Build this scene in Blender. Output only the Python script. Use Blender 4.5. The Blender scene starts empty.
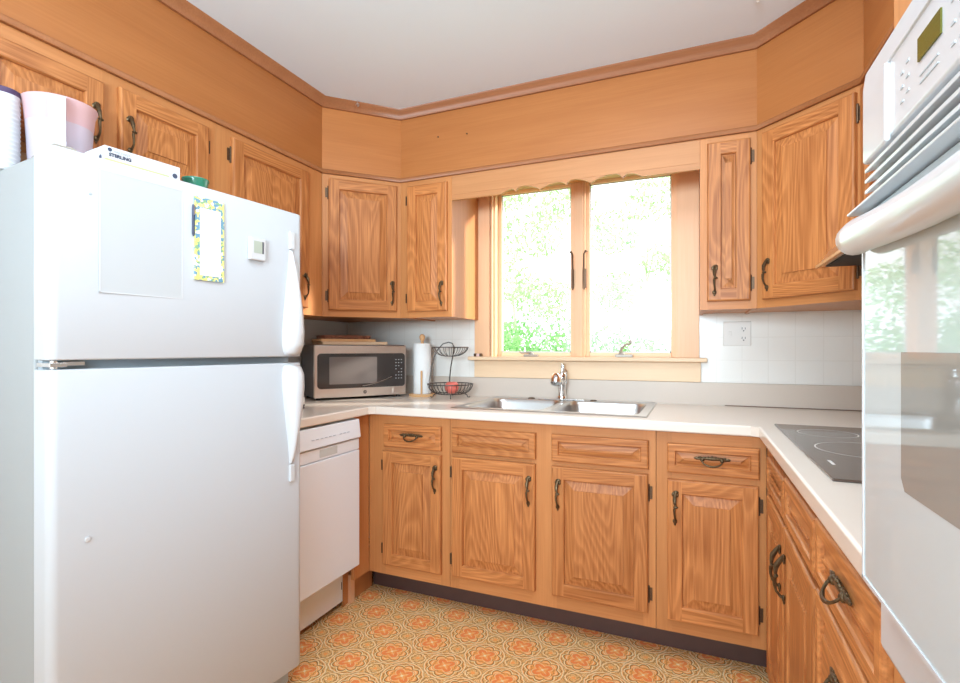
import bpy, bmesh, math, random
from mathutils import Vector, Matrix
random.seed(7)
PI = math.pi
sc = bpy.context.scene
COL = sc.collection
R = math.radians

# ------------------------------------------------------------------ camera
F, YAW, V0 = 510.46, 0.3984, 348.67
cam_d = bpy.data.cameras.new('camera')
cam = bpy.data.objects.new('camera', cam_d)
COL.objects.link(cam)
cam.location = (2.0303, -2.6349, 1.1808)
cam.rotation_euler = (PI / 2, 0, YAW)
cam_d.sensor_fit = 'HORIZONTAL'
cam_d.sensor_width = 36
cam_d.lens = F * 36 / 960
cam_d.shift_y = (V0 - 341.5) / 960
cam_d.clip_start = 0.02
sc.camera = cam

# ------------------------------------------------------------------ light and exposure
sc.view_settings.view_transform = 'Standard'
sc.view_settings.look = 'None'
sc.view_settings.gamma = 1
sc.view_settings.use_curve_mapping = False
sc.view_settings.exposure = 0.38

world = bpy.data.worlds.new('world')
sc.world = world
world.use_nodes = True
bg = world.node_tree.nodes['Background']
bg.inputs[0].default_value = (0.90, 0.95, 1.0, 1)
bg.inputs[1].default_value = 3.1

def area(name, loc, target, sx, sy, power, color=(1, 1, 1)):
    l = bpy.data.lights.new(name, 'AREA')
    l.shape = 'RECTANGLE'
    l.size, l.size_y, l.energy, l.color = sx, sy, power, color
    o = bpy.data.objects.new(name, l)
    o.location = loc
    o.rotation_euler = (Vector(target) - Vector(loc)).to_track_quat('-Z', 'Y').to_euler()
    COL.objects.link(o)
    return o

sun = bpy.data.lights.new('sun', 'SUN')
sun.energy, sun.angle, sun.color = 6.0, R(4), (1.0, 0.95, 0.87)
so = bpy.data.objects.new('sun', sun)
so.rotation_euler = Vector((-0.70, -0.42, -0.30)).to_track_quat('-Z', 'Y').to_euler()
COL.objects.link(so)
area('fill_from_behind', (1.5, -4.7, 1.25), (1.5, 0, 0.7), 2.5, 1.9, 46, (0.72, 0.88, 1.0))  # unseen area light added behind the camera as room fill
area('overhead_fill', (1.75, -1.60, 2.40), (1.70, -1.50, 0), 1.2, 1.9, 30, (0.74, 0.89, 1.0))  # no lamp hangs here; area light added overhead to brighten the worktops
fl = area('bounced_flash', (1.75, -3.9, 1.6), (1.45, -1.9, 2.42), 0.9, 0.6, 36, (0.64, 0.85, 1.0))
fl.data.spread = R(110)

# ------------------------------------------------------------------ node helpers
class Ex:
    """tiny expression wrapper round Math nodes"""
    def __init__(s, nt, sock): s.nt, s.s = nt, sock
    def _m(s, op, *o):
        n = s.nt.nodes.new('ShaderNodeMath'); n.operation = op
        for i, v in enumerate((s,) + o):
            if isinstance(v, Ex): s.nt.links.new(v.s, n.inputs[i])
            else: n.inputs[i].default_value = v
        return Ex(s.nt, n.outputs[0])
    def __add__(s, o): return s._m('ADD', o)
    __radd__ = __add__
    def __sub__(s, o): return s._m('SUBTRACT', o)
    def __rsub__(s, o): return (s * -1) + o
    def __mul__(s, o): return s._m('MULTIPLY', o)
    __rmul__ = __mul__
    def __truediv__(s, o): return s._m('DIVIDE', o)
    def abs(s): return s._m('ABSOLUTE')
    def sin(s): return s._m('SINE')
    def cos(s): return s._m('COSINE')
    def sqrt(s): return s._m('SQRT')
    def fract(s): return s._m('FRACT')
    def atan2(s, o): return s._m('ARCTAN2', o)
    def max(s, o): return s._m('MAXIMUM', o)
    def min(s, o): return s._m('MINIMUM', o)
    def below(s, edge, soft=0.01):          # 1 where s < edge
        n = s.nt.nodes.new('ShaderNodeMapRange'); n.interpolation_type = 'SMOOTHSTEP'
        d = s - edge
        s.nt.links.new(d.s, n.inputs[0])
        n.inputs[1].default_value, n.inputs[2].default_value = -soft, soft
        n.inputs[3].default_value, n.inputs[4].default_value = 1, 0
        return Ex(s.nt, n.outputs[0])

def new_mat(name):
    m = bpy.data.materials.new(name); m.use_nodes = True
    return m, m.node_tree, m.node_tree.nodes['Principled BSDF']

def pm(name, col, rough=0.5, metal=0.0, coat=0.0, noise=0.0, nscale=20, bump=0.0, trans=0.0, spec=0.5, emis=None, alpha=1.0, ior=1.45):
    m, nt, b = new_mat(name)
    b.inputs['Roughness'].default_value = rough
    b.inputs['Metallic'].default_value = metal
    b.inputs['Coat Weight'].default_value = coat
    b.inputs['Coat Roughness'].default_value = 0.04
    b.inputs['Transmission Weight'].default_value = trans
    b.inputs['Specular IOR Level'].default_value = spec
    b.inputs['Alpha'].default_value = alpha
    b.inputs['IOR'].default_value = ior
    if emis:
        b.inputs['Emission Color'].default_value = (*emis[:3], 1)
        b.inputs['Emission Strength'].default_value = emis[3]
    tc = nt.nodes.new('ShaderNodeTexCoord')
    nz = nt.nodes.new('ShaderNodeTexNoise')
    nz.inputs['Scale'].default_value = nscale
    nt.links.new(tc.outputs['Object'], nz.inputs['Vector'])
    mx = nt.nodes.new('ShaderNodeMix'); mx.data_type = 'RGBA'
    mx.inputs['A'].default_value = (*[c * (1 - noise) for c in col], 1)
    mx.inputs['B'].default_value = (*[min(1, c * (1 + noise)) for c in col], 1)
    nt.links.new(nz.outputs['Fac'], mx.inputs['Factor'])
    nt.links.new(mx.outputs['Result'], b.inputs['Base Color'])
    if bump:
        bp = nt.nodes.new('ShaderNodeBump'); bp.inputs['Strength'].default_value = bump
        bp.inputs['Distance'].default_value = 0.002
        nt.links.new(nz.outputs['Fac'], bp.inputs['Height'])
        nt.links.new(bp.outputs['Normal'], b.inputs['Normal'])
    return m

def wood(name, light, dark, axis='V', rings=9.0, contrast=1.0, rough=0.42, across=5.0, along=0.33, coat=0.04, pores=1.0):
    """oak-like grain running along local Z (axis V) or local X (axis H)"""
    m, nt, b = new_mat(name)
    tc = nt.nodes.new('ShaderNodeTexCoord')
    oi = nt.nodes.new('ShaderNodeObjectInfo')
    ad = nt.nodes.new('ShaderNodeVectorMath'); ad.operation = 'MULTIPLY_ADD'
    cb = nt.nodes.new('ShaderNodeCombineXYZ')
    for i in range(3): nt.links.new(oi.outputs['Random'], cb.inputs[i])
    nt.links.new(cb.outputs[0], ad.inputs[0])
    ad.inputs[1].default_value = (37.0, 21.0, 53.0)
    nt.links.new(tc.outputs['Object'], ad.inputs[2])
    def mapped(a, l):
        mp = nt.nodes.new('ShaderNodeMapping')
        mp.inputs['Scale'].default_value = (a, a, l) if axis == 'V' else (l, a, a)
        nt.links.new(ad.outputs[0], mp.inputs['Vector'])
        return mp
    n1 = nt.nodes.new('ShaderNodeTexNoise'); n1.inputs['Scale'].default_value = 1.0
    n1.inputs['Detail'].default_value = 2.0; n1.inputs['Roughness'].default_value = 0.35
    nt.links.new(mapped(across, across * along * 0.42).outputs[0], n1.inputs['Vector'])
    n2 = nt.nodes.new('ShaderNodeTexNoise'); n2.inputs['Scale'].default_value = 1.0
    n2.inputs['Detail'].default_value = 3
    nt.links.new(mapped(150, 5).outputs[0], n2.inputs['Vector'])
    n3 = nt.nodes.new('ShaderNodeTexNoise'); n3.inputs['Scale'].default_value = 1.0
    nt.links.new(mapped(14, 1.6).outputs[0], n3.inputs['Vector'])
    r = (Ex(nt, n1.outputs['Fac']) * rings + Ex(nt, n2.outputs['Fac']) * 0.45)
    fr = r.fract()
    ringv = (fr * fr) * (1 - fr) * 4.6                       # slow rise, sharp drop: early wood / late wood
    fine = (Ex(nt, n2.outputs['Fac']) - 0.5) * (1.7 * pores)
    broad = (Ex(nt, n3.outputs['Fac']) - 0.5) * 0.9
    t = (ringv * contrast * 0.75 + fine * 0.55 + broad * 0.5 + 0.24)
    t = t.max(0.0).min(1.0)
    mx = nt.nodes.new('ShaderNodeMix'); mx.data_type = 'RGBA'
    mx.inputs['A'].default_value = (*light, 1); mx.inputs['B'].default_value = (*dark, 1)
    nt.links.new(t.s, mx.inputs['Factor'])
    # a board-to-board shift that belongs to each piece of timber
    hs = nt.nodes.new('ShaderNodeHueSaturation')
    v = Ex(nt, oi.outputs['Random']) * 0.14 + 0.93
    nt.links.new(v.s, hs.inputs['Value'])
    nt.links.new(mx.outputs['Result'], hs.inputs['Color'])
    nt.links.new(hs.outputs['Color'], b.inputs['Base Color'])
    b.inputs['Roughness'].default_value = rough
    b.inputs['Specular IOR Level'].default_value = 0.28
    b.inputs['Coat Weight'].default_value = coat
    b.inputs['Coat Roughness'].default_value = 0.25
    bp = nt.nodes.new('ShaderNodeBump'); bp.inputs['Strength'].default_value = 0.15
    bp.inputs['Distance'].default_value = 0.0006
    nt.links.new(t.s, bp.inputs['Height']); nt.links.new(bp.outputs['Normal'], b.inputs['Normal'])
    return m

OAK_L, OAK_D = (0.63, 0.250, 0.080), (0.28, 0.080, 0.019)
M = {}
M['oak_v'] = wood('oak_vertical', OAK_L, OAK_D, 'V', rings=38, contrast=0.66, pores=1.35)
M['oak_h'] = wood('oak_horizontal', OAK_L, OAK_D, 'H', rings=38, contrast=0.66, pores=1.35)
M['frame_v'] = wood('face_frame_vertical', (0.59, 0.248, 0.086), (0.44, 0.160, 0.048), 'V', rings=9, contrast=0.3)
M['frame_h'] = wood('face_frame_horizontal', (0.59, 0.248, 0.086), (0.44, 0.160, 0.048), 'H', rings=9, contrast=0.3)
M['ply_h'] = wood('soffit_plywood', (0.50, 0.188, 0.056), (0.37, 0.120, 0.031), 'H', rings=5, contrast=0.35, across=3.2, along=0.5, pores=0.7)
M['crown'] = wood('crown_stain', (0.34, 0.130, 0.052), (0.22, 0.075, 0.028), 'H', rings=4, contrast=0.3)
M['bead'] = wood('bead_stain', (0.38, 0.140, 0.050), (0.24, 0.08, 0.025), 'H', rings=4, contrast=0.3)
M['pine_v'] = wood('pine_vertical', (0.86, 0.53, 0.32), (0.74, 0.40, 0.21), 'V', rings=3, contrast=0.3, pores=0.5)
M['pine_h'] = wood('pine_horizontal', (0.90, 0.66, 0.43), (0.78, 0.50, 0.30), 'H', rings=3, contrast=0.3, pores=0.5)
M['val_h'] = wood('valance_timber', (0.55, 0.255, 0.105), (0.43, 0.175, 0.065), 'H', rings=4, contrast=0.35)
M['white'] = pm('white_enamel', (0.61, 0.62, 0.63), 0.32, coat=0.5, noise=0.01)
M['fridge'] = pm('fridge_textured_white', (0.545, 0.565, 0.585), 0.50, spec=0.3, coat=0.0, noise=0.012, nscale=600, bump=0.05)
M['fridge_side'] = pm('fridge_side_shaded', (0.36, 0.375, 0.375), 0.45, noise=0.012, nscale=400)  # shade on the side is put into the colour, darker than the doors
M['gasket'] = pm('grey_gasket', (0.42, 0.47, 0.50), 0.6)
M['chrome'] = pm('chrome', (0.82, 0.82, 0.82), 0.10, metal=1)
M['steel'] = pm('brushed_steel', (0.80, 0.75, 0.71), 0.28, metal=1, noise=0.04, nscale=90)
M['sink'] = pm('sink_steel', (0.62, 0.62, 0.61), 0.30, metal=1, noise=0.03, nscale=60)
M['brass'] = pm('antique_brass', (0.115, 0.075, 0.038), 0.36, metal=0.75, noise=0.55, nscale=160)
M['brass_b'] = pm('worn_brass', (0.50, 0.44, 0.32), 0.30, metal=0.9, noise=0.35, nscale=160)
M['hinge'] = pm('dark_bronze', (0.12, 0.07, 0.04), 0.4, metal=0.7, noise=0.3, nscale=160)
M['lam'] = pm('beige_laminate', (0.79, 0.695, 0.60), 0.30, coat=0.3, noise=0.02, nscale=300)
M['lam_bs'] = pm('taupe_laminate_splash', (0.64, 0.53, 0.44), 0.40, noise=0.03, nscale=300)
M['dw_white'] = pm('dishwasher_white', (0.86, 0.90, 0.95), 0.32, coat=0.3)
M['kick'] = pm('brown_vinyl_kick', (0.095, 0.050, 0.042), 0.42, noise=0.1)
M['black_glass'] = pm('black_ceramic_glass', (0.105, 0.072, 0.056), 0.06, spec=0.6, noise=0.05)
M['ring'] = pm('printed_ring', (0.75, 0.72, 0.68), 0.3)
M['black'] = pm('black_plastic', (0.02, 0.02, 0.025), 0.35)
M['darkgrey'] = pm('dark_grey_plastic', (0.10, 0.10, 0.11), 0.4)
M['ceil'] = pm('ceiling_paint', (0.74, 0.80, 0.85), 0.9, noise=0.015, nscale=3, bump=0.02)
M['paint'] = pm('white_wall_paint', (0.80, 0.80, 0.78), 0.85, noise=0.015, nscale=4)
M['paper'] = pm('white_paper', (0.88, 0.88, 0.86), 0.9, noise=0.02, nscale=80, bump=0.3)
M['ivory'] = pm('ivory_plastic', (0.82, 0.77, 0.71), 0.35)
M['ptext'] = pm('printed_ink', (0.05, 0.06, 0.10), 0.6)
M['greyink'] = pm('grey_print', (0.45, 0.47, 0.48), 0.6)
M['lcd'] = pm('olive_display', (0.10, 0.095, 0.012), 0.25)
M['lcdg'] = pm('grey_green_display', (0.42, 0.46, 0.38), 0.3)
M['purple'] = pm('dark_purple_plastic', (0.07, 0.04, 0.10), 0.35)
M['pinkclear'] = pm('translucent_pink_plastic', (0.80, 0.72, 0.80), 0.35, trans=0.45, alpha=0.90, ior=1.1)
M['pinkband'] = pm('translucent_rose_plastic', (0.88, 0.62, 0.64), 0.35, trans=0.4, alpha=0.90, ior=1.1)
M['green'] = pm('dark_green_glass', (0.03, 0.20, 0.12), 0.12, coat=0.6)
M['lime'] = pm('lime_green_print', (0.50, 0.82, 0.25), 0.5)
M['boardl'] = wood('maple_board', (0.80, 0.58, 0.38), (0.66, 0.42, 0.24), 'H', rings=3, contrast=0.3)
M['boardd'] = wood('walnut_board', (0.42, 0.17, 0.10), (0.07, 0.025, 0.015), 'H', rings=16, contrast=1.3, across=14, along=3)
M['peg'] = wood('beech_peg', (0.80, 0.48, 0.24), (0.62, 0.32, 0.13), 'V', rings=3, contrast=0.3)
M['wire'] = pm('dark_wire', (0.09, 0.075, 0.065), 0.4, metal=0.6)
M['apple'] = pm('red_fruit_skin', (0.78, 0.16, 0.12), 0.35, coat=0.3, noise=0.35, nscale=18)
M['taupe'] = pm('taupe_metal', (0.36, 0.32, 0.27), 0.4, metal=0.3)
M['near_black'] = pm('dark_slot', (0.03, 0.03, 0.03), 0.7)  # near-black colour for slots, hood filter and dishwasher base parts
M['slot'] = pm('grey_recess', (0.60, 0.63, 0.62), 0.6)
M['sheet'] = pm('clear_plastic_sleeve', (0.50, 0.515, 0.52), 0.45, noise=0.0)
M['ink_dw'] = pm('pale_blue_print', (0.50, 0.55, 0.62), 0.6)

def tile_mat():
    m, nt, b = new_mat('white_tileboard')
    tc = nt.nodes.new('ShaderNodeTexCoord'); sp = nt.nodes.new('ShaderNodeSeparateXYZ')
    nt.links.new(tc.outputs['Object'], sp.inputs[0])
    P = 0.107
    def line(o, off):
        f = ((Ex(nt, sp.outputs[o]) - off) / P).fract()
        return (f - 0.5).abs()                       # .5 at the joint
    g = line(0, 2.233).max(line(2, 1.341))
    gx = g.max(line(1, 0.03) * 0)
    mask = 1 - gx.below(0.482, 0.008)
    nz = nt.nodes.new('ShaderNodeTexNoise'); nz.inputs['Scale'].default_value = 7
    nt.links.new(tc.outputs['Object'], nz.inputs['Vector'])
    mx = nt.nodes.new('ShaderNodeMix'); mx.data_type = 'RGBA'
    mx.inputs['A'].default_value = (0.90, 0.86, 0.795, 1); mx.inputs['B'].default_value = (0.85, 0.805, 0.735, 1)
    nt.links.new(mask.s, mx.inputs['Factor']); nt.links.new(mx.outputs['Result'], b.inputs['Base Color'])
    b.inputs['Roughness'].default_value = 0.22
    bp = nt.nodes.new('ShaderNodeBump'); bp.inputs['Strength'].default_value = 0.12; bp.inputs['Distance'].default_value = 0.002
    h = Ex(nt, nz.outputs['Fac']) * 0.6 - mask * 0.6
    nt.links.new(h.s, bp.inputs['Height']); nt.links.new(bp.outputs['Normal'], b.inputs['Normal'])
    return m
M['tile'] = tile_mat()

def floor_mat():
    m, nt, b = new_mat('medallion_vinyl')
    tc = nt.nodes.new('ShaderNodeTexCoord'); sp = nt.nodes.new('ShaderNodeSeparateXYZ')
    nt.links.new(tc.outputs['Object'], sp.inputs[0])
    wob = nt.nodes.new('ShaderNodeTexNoise'); wob.inputs['Scale'].default_value = 60
    nt.links.new(tc.outputs['Object'], wob.inputs['Vector'])
    fine = nt.nodes.new('ShaderNodeTexNoise'); fine.inputs['Scale'].default_value = 170
    nt.links.new(tc.outputs['Object'], fine.inputs['Vector'])
    w = (Ex(nt, wob.outputs['Fac']) - 0.5)
    dx = Ex(nt, sp.outputs[0]) - 0.827
    dy = Ex(nt, sp.outputs[1]) + 0.5885
    a = (dx + dy) / 0.2290; c = (dx - dy) / 0.2290
    fa = (a + 0.5).fract() - 0.5; fb = (c + 0.5).fract() - 0.5
    r = (fa * fa + fb * fb).sqrt() + w * 0.05
    th = fa.atan2(fb)
    ca = 0.5 - fa.abs(); cbb = 0.5 - fb.abs()
    rc = (ca * ca + cbb * cbb).sqrt() + w * 0.04
    c4 = (th * 4).cos().abs(); c2 = (th * 2).cos().abs(); s2 = (th * 2).sin().abs()
    c8 = (th * 8 + 0.6).cos().abs()
    CREAM, GOLD, OLIVE, ORANGE, DEEP, PALE = (0.92, 0.75, 0.47), (0.82, 0.43, 0.13), (0.33, 0.135, 0.022), (0.90, 0.38, 0.10), (0.86, 0.25, 0.065), (0.90, 0.74, 0.55)
    def layer(prev, col, mask):
        mx = nt.nodes.new('ShaderNodeMix'); mx.data_type = 'RGBA'
        if isinstance(prev, tuple): mx.inputs['A'].default_value = (*prev, 1)
        else: nt.links.new(prev, mx.inputs['A'])
        mx.inputs['B'].default_value = (*col, 1)
        nt.links.new(mask.s, mx.inputs['Factor'])
        return mx.outputs['Result']
    def band(v, cen, wd, soft=0.006): return (v - cen).abs().below(wd, soft)
    sw = nt.nodes.new('ShaderNodeTexNoise'); sw.inputs['Scale'].default_value = 46; sw.inputs['Detail'].default_value = 0.5
    nt.links.new(tc.outputs['Object'], sw.inputs['Vector'])
    swf = (Ex(nt, sw.outputs['Fac']) * 7).fract()
    x = layer(GOLD, CREAM, (swf - 0.5).abs().below(0.13, 0.05) * 0.75)
    x = layer(x, OLIVE, (swf - 0.82).abs().below(0.09, 0.04) * 0.65)
    swirl = x
    x = layer(x, OLIVE, band(rc, c8 * 0.05 + 0.10, 0.012) * 0.8)
    x = layer(x, ORANGE, rc.below(0.050, 0.012))
    x = layer(x, CREAM, band(rc, c4 * 0.03 + 0.150, 0.009))
    x = layer(x, OLIVE, band(rc, c8 * 0.03 + 0.205, 0.010) * 0.8)
    x = layer(x, GOLD, r.below(0.452) * 0.55)
    x = layer(x, OLIVE, band(r, c8 * 0.035 + 0.395, 0.014) * 0.8)
    x = layer(x, ORANGE, band(r, c8 * 0.030 + 0.425, 0.010) * 0.8)
    x = layer(x, CREAM, band(r, c8 * 0.012 + 0.462, 0.015) * (c8 * 0.5 + 0.5))
    x = layer(x, OLIVE, band(r, 0.490, 0.007) * 0.6)
    R1 = c4 * 0.085 + 0.300
    x = layer(x, CREAM, band(r, R1 + 0.030, 0.012))
    x = layer(x, OLIVE, (r - R1).below(0.010, 0.006))
    x = layer(x, ORANGE, (r - R1).below(-0.016, 0.006))
    x = layer(x, CREAM, band(r, c4 * 0.03 + 0.285, 0.010) * c4)
    x = layer(x, OLIVE, band(r, c8 * 0.03 + 0.235, 0.009) * 0.7)
    R2 = c2 * 0.13 + 0.120
    x = layer(x, CREAM, band(r, R2 + 0.018, 0.009) * 0.8)
    x = layer(x, DEEP, (r - R2).below(-0.004, 0.006))
    x = layer(x, ORANGE, (r - R2 * 0.55).below(0.0, 0.01))
    x = layer(x, PALE, (r * s2).below(0.010, 0.005) * r.below(0.17, 0.02) * 0.8)
    x = layer(x, CREAM, r.below(0.030, 0.008))
    hs = nt.nodes.new('ShaderNodeHueSaturation')
    v = Ex(nt, fine.outputs['Fac']) * 0.5 + 0.80
    nt.links.new(v.s, hs.inputs['Value']); nt.links.new(x, hs.inputs['Color'])
    nt.links.new(hs.outputs['Color'], b.inputs['Base Color'])
    b.inputs['Roughness'].default_value = 0.42
    b.inputs['Specular IOR Level'].default_value = 0.35
    bp = nt.nodes.new('ShaderNodeBump'); bp.inputs['Strength'].default_value = 0.1; bp.inputs['Distance'].default_value = 0.001
    nt.links.new(fine.outputs['Fac'], bp.inputs['Height']); nt.links.new(bp.outputs['Normal'], b.inputs['Normal'])
    return m
M['floor'] = floor_mat()

def glass_mat():
    m = bpy.data.materials.new('window_glass'); m.use_nodes = True
    nt = m.node_tree; nt.nodes.clear()
    o = nt.nodes.new('ShaderNodeOutputMaterial'); mix = nt.nodes.new('ShaderNodeMixShader')
    t = nt.nodes.new('ShaderNodeBsdfTransparent'); g = nt.nodes.new('ShaderNodeBsdfGlossy')
    g.inputs['Roughness'].default_value = 0.02
    t.inputs[0].default_value = (0.97, 0.98, 0.97, 1)
    mix.inputs[0].default_value = 0.05
    nt.links.new(t.outputs[0], mix.inputs[1]); nt.links.new(g.outputs[0], mix.inputs[2])
    nt.links.new(mix.outputs[0], o.inputs[0])
    return m
M['glass'] = glass_mat()

def leaf_mat(name, c1, c2):
    m, nt, b = new_mat(name)
    oi = nt.nodes.new('ShaderNodeNewGeometry')
    mx = nt.nodes.new('ShaderNodeMix'); mx.data_type = 'RGBA'
    mx.inputs['A'].default_value = (*c1, 1); mx.inputs['B'].default_value = (*c2, 1)
    nt.links.new(oi.outputs['Random Per Island'], mx.inputs['Factor'])
    nt.links.new(mx.outputs['Result'], b.inputs['Base Color'])
    b.inputs['Roughness'].default_value = 0.5
    tr = nt.nodes.new('ShaderNodeBsdfTranslucent'); nt.links.new(mx.outputs['Result'], tr.inputs[0])
    ms = nt.nodes.new('ShaderNodeMixShader'); ms.inputs[0].default_value = 0.45
    out = nt.nodes['Material Output']
    nt.links.new(b.outputs[0], ms.inputs[1]); nt.links.new(tr.outputs[0], ms.inputs[2])
    nt.links.new(ms.outputs[0], out.inputs[0])
    return m
M['leaf'] = leaf_mat('pale_tree_leaf', (0.30, 0.50, 0.22), (0.58, 0.76, 0.44))
M['hedge'] = leaf_mat('hedge_leaf', (0.15, 0.36, 0.12), (0.36, 0.60, 0.26))
M['lawn'] = pm('lawn', (0.30, 0.50, 0.22), 0.9, noise=0.3, nscale=3)
M['bark'] = pm('bark', (0.55, 0.50, 0.44), 0.9, noise=0.3, nscale=15)

def notepad_mat():
    m, nt, b = new_mat('lemon_border_print')
    tc = nt.nodes.new('ShaderNodeTexCoord')
    v = nt.nodes.new('ShaderNodeTexVoronoi'); v.inputs['Scale'].default_value = 130
    nt.links.new(tc.outputs['Object'], v.inputs['Vector'])
    cr = nt.nodes.new('ShaderNodeValToRGB'); cr.color_ramp.interpolation = 'CONSTANT'
    e = cr.color_ramp.elements
    e[0].position = 0; e[0].color = (0.75, 0.72, 0.20, 1)
    e[1].position = 0.3; e[1].color = (0.14, 0.30, 0.42, 1)
    for p, c in ((0.55, (0.80, 0.84, 0.80, 1)), (0.7, (0.25, 0.42, 0.22, 1)), (0.85, (0.85, 0.75, 0.25, 1))):
        k = e.new(p); k.color = c
    sp = nt.nodes.new('ShaderNodeSeparateColor')
    nt.links.new(v.outputs['Color'], sp.inputs[0]); nt.links.new(sp.outputs[0], cr.inputs[0])
    nt.links.new(cr.outputs[0], b.inputs['Base Color']); b.inputs['Roughness'].default_value = 0.6
    return m
M['lemons'] = notepad_mat()

# ------------------------------------------------------------------ mesh builder
class MB:
    def __init__(s): s.v, s.f, s.m = [], [], []
    def face(s, idx, m=0): s.f.append(tuple(idx)); s.m.append(m)
    def quad(s, a, b, c, d, m=0):
        n = len(s.v); s.v += [a, b, c, d]; s.face((n, n + 1, n + 2, n + 3), m)
    def box(s, x0, x1, y0, y1, z0, z1, m=0):
        x0, x1 = min(x0, x1), max(x0, x1); y0, y1 = min(y0, y1), max(y0, y1); z0, z1 = min(z0, z1), max(z0, z1)
        n = len(s.v)
        s.v += [(x0, y0, z0), (x1, y0, z0), (x1, y1, z0), (x0, y1, z0), (x0, y0, z1), (x1, y0, z1), (x1, y1, z1), (x0, y1, z1)]
        for q in ((0, 3, 2, 1), (4, 5, 6, 7), (0, 1, 5, 4), (1, 2, 6, 5), (2, 3, 7, 6), (3, 0, 4, 7)):
            s.face([n + i for i in q], m)
        return s
    def loft(s, rings, m=0, closed=True, cap0=True, cap1=True, loop=False):
        n = len(s.v); k = len(rings[0])
        for r in rings: s.v += [tuple(p) for p in r]
        L = len(rings)
        for i in range(L if loop else L - 1):
            i2 = (i + 1) % L
            for j in range(k if closed else k - 1):
                j2 = (j + 1) % k
                s.face((n + i * k + j, n + i * k + j2, n + i2 * k + j2, n + i2 * k + j), m)
        if cap0 and not loop: s.face([n + j for j in range(k)][::-1], m)
        if cap1 and not loop: s.face([n + (L - 1) * k + j for j in range(k)], m)
        return s
    def tube(s, pts, r, n=8, m=0, loop=False, flat=1.0):
        P = [Vector(p) for p in pts]; L = len(P)
        rs = r if isinstance(r, (list, tuple)) else [r] * L
        rings = []; up = None
        for i in range(L):
            a = P[i - 1] if (i > 0 or loop) else P[i]
            b = P[(i + 1) % L] if (i < L - 1 or loop) else P[i]
            t = (b - a).normalized()
            if up is None:
                up = Vector((0, 0, 1)) if abs(t.z) < 0.9 else Vector((1, 0, 0))
                up = (up - t * up.dot(t)).normalized()
            else:
                up = up - t * up.dot(t)
                up = up.normalized() if up.length > 1e-6 else t.orthogonal().normalized()
            sd = t.cross(up)
            rings.append([P[i] + up * (rs[i] * flat * math.cos(2 * PI * j / n)) + sd * (rs[i] * math.sin(2 * PI * j / n)) for j in range(n)])
        return s.loft(rings, m, loop=loop)
    def lathe(s, prof, cx=0, cy=0, n=28, m=0, cap=True):
        rings = [[(cx + r * math.cos(2 * PI * j / n), cy + r * math.sin(2 * PI * j / n), z) for j in range(n)] for r, z in prof]
        return s.loft(rings, m, cap0=cap, cap1=cap)
    def lathe_dir(s, prof, org, d, n=20, m=0):
        d = Vector(d).normalized(); u = d.orthogonal().normalized(); w = d.cross(u); o = Vector(org)
        rings = [[o + d * h + u * (r * math.cos(2 * PI * j / n)) + w * (r * math.sin(2 * PI * j / n)) for j in range(n)] for r, h in prof]
        return s.loft(rings, m)
    def ball(s, c, r, n=14, m=0, sc=(1, 1, 1)):
        rings = []
        k = max(6, n // 2)
        for i in range(k + 1):
            a = -PI / 2 + PI * i / k; a = max(-PI / 2 + 0.05, min(PI / 2 - 0.05, a))
            rings.append([(c[0] + sc[0] * r * math.cos(a) * math.cos(2 * PI * j / n), c[1] + sc[1] * r * math.cos(a) * math.sin(2 * PI * j / n), c[2] + sc[2] * r * math.sin(a)) for j in range(n)])
        return s.loft(rings, m)
    def prism(s, poly, z0, z1, m=0):
        return s.loft([[(x, y, z0) for x, y in poly], [(x, y, z1) for x, y in poly]], m)
    def prism_y(s, poly, y0, y1, m=0):          # poly in x,z
        return s.loft([[(x, y0, z) for x, z in poly], [(x, y1, z) for x, z in poly]], m)
    def build(s, name, mats, parent=None, loc=(0, 0, 0), rotz=0, bevel=0, segs=2, smooth=True, ang=35):
        me = bpy.data.meshes.new(name)
        me.from_pydata([tuple(v) for v in s.v], [], s.f)
        if not isinstance(mats, (list, tuple)): mats = [mats]
        for mm in mats: me.materials.append(mm)
        for p, k in zip(me.polygons, s.m): p.material_index = k
        bm = bmesh.new(); bm.from_mesh(me)
        bmesh.ops.recalc_face_normals(bm, faces=bm.faces)
        bm.to_mesh(me); bm.free()
        if smooth:
            for p in me.polygons: p.use_smooth = True
            me.set_sharp_from_angle(angle=R(ang))
        o = bpy.data.objects.new(name, me)
        COL.objects.link(o)
        if parent is not None: o.parent = parent
        o.location = loc; o.rotation_euler = (0, 0, rotz)
        if bevel:
            b = o.modifiers.new('bevel', 'BEVEL'); b.width = bevel; b.segments = segs
            b.limit_method = 'ANGLE'; b.angle_limit = R(40); b.harden_normals = True
        return o

def thing(name, label, cat, loc=(0, 0, 0), rotz=0, group=None):
    o = bpy.data.objects.new(name, None); COL.objects.link(o)
    o.location = loc; o.rotation_euler = (0, 0, rotz); o.empty_display_size = 0.05
    o['label'] = label; o['category'] = cat
    if group: o['group'] = group
    return o
def tag(o, label, cat, group=None, kind=None):
    o['label'] = label; o['category'] = cat
    if group: o['group'] = group
    if kind: o['kind'] = kind
    return o
def struct(o, label=None):
    o['kind'] = 'structure'
    if label: o['label'] = label
    return o
def dup(src, parent, loc, rotz=0, kids=()):
    c = src.copy(); COL.objects.link(c); c.parent = parent; c.location = loc; c.rotation_euler = (0, 0, rotz)
    return c

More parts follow.
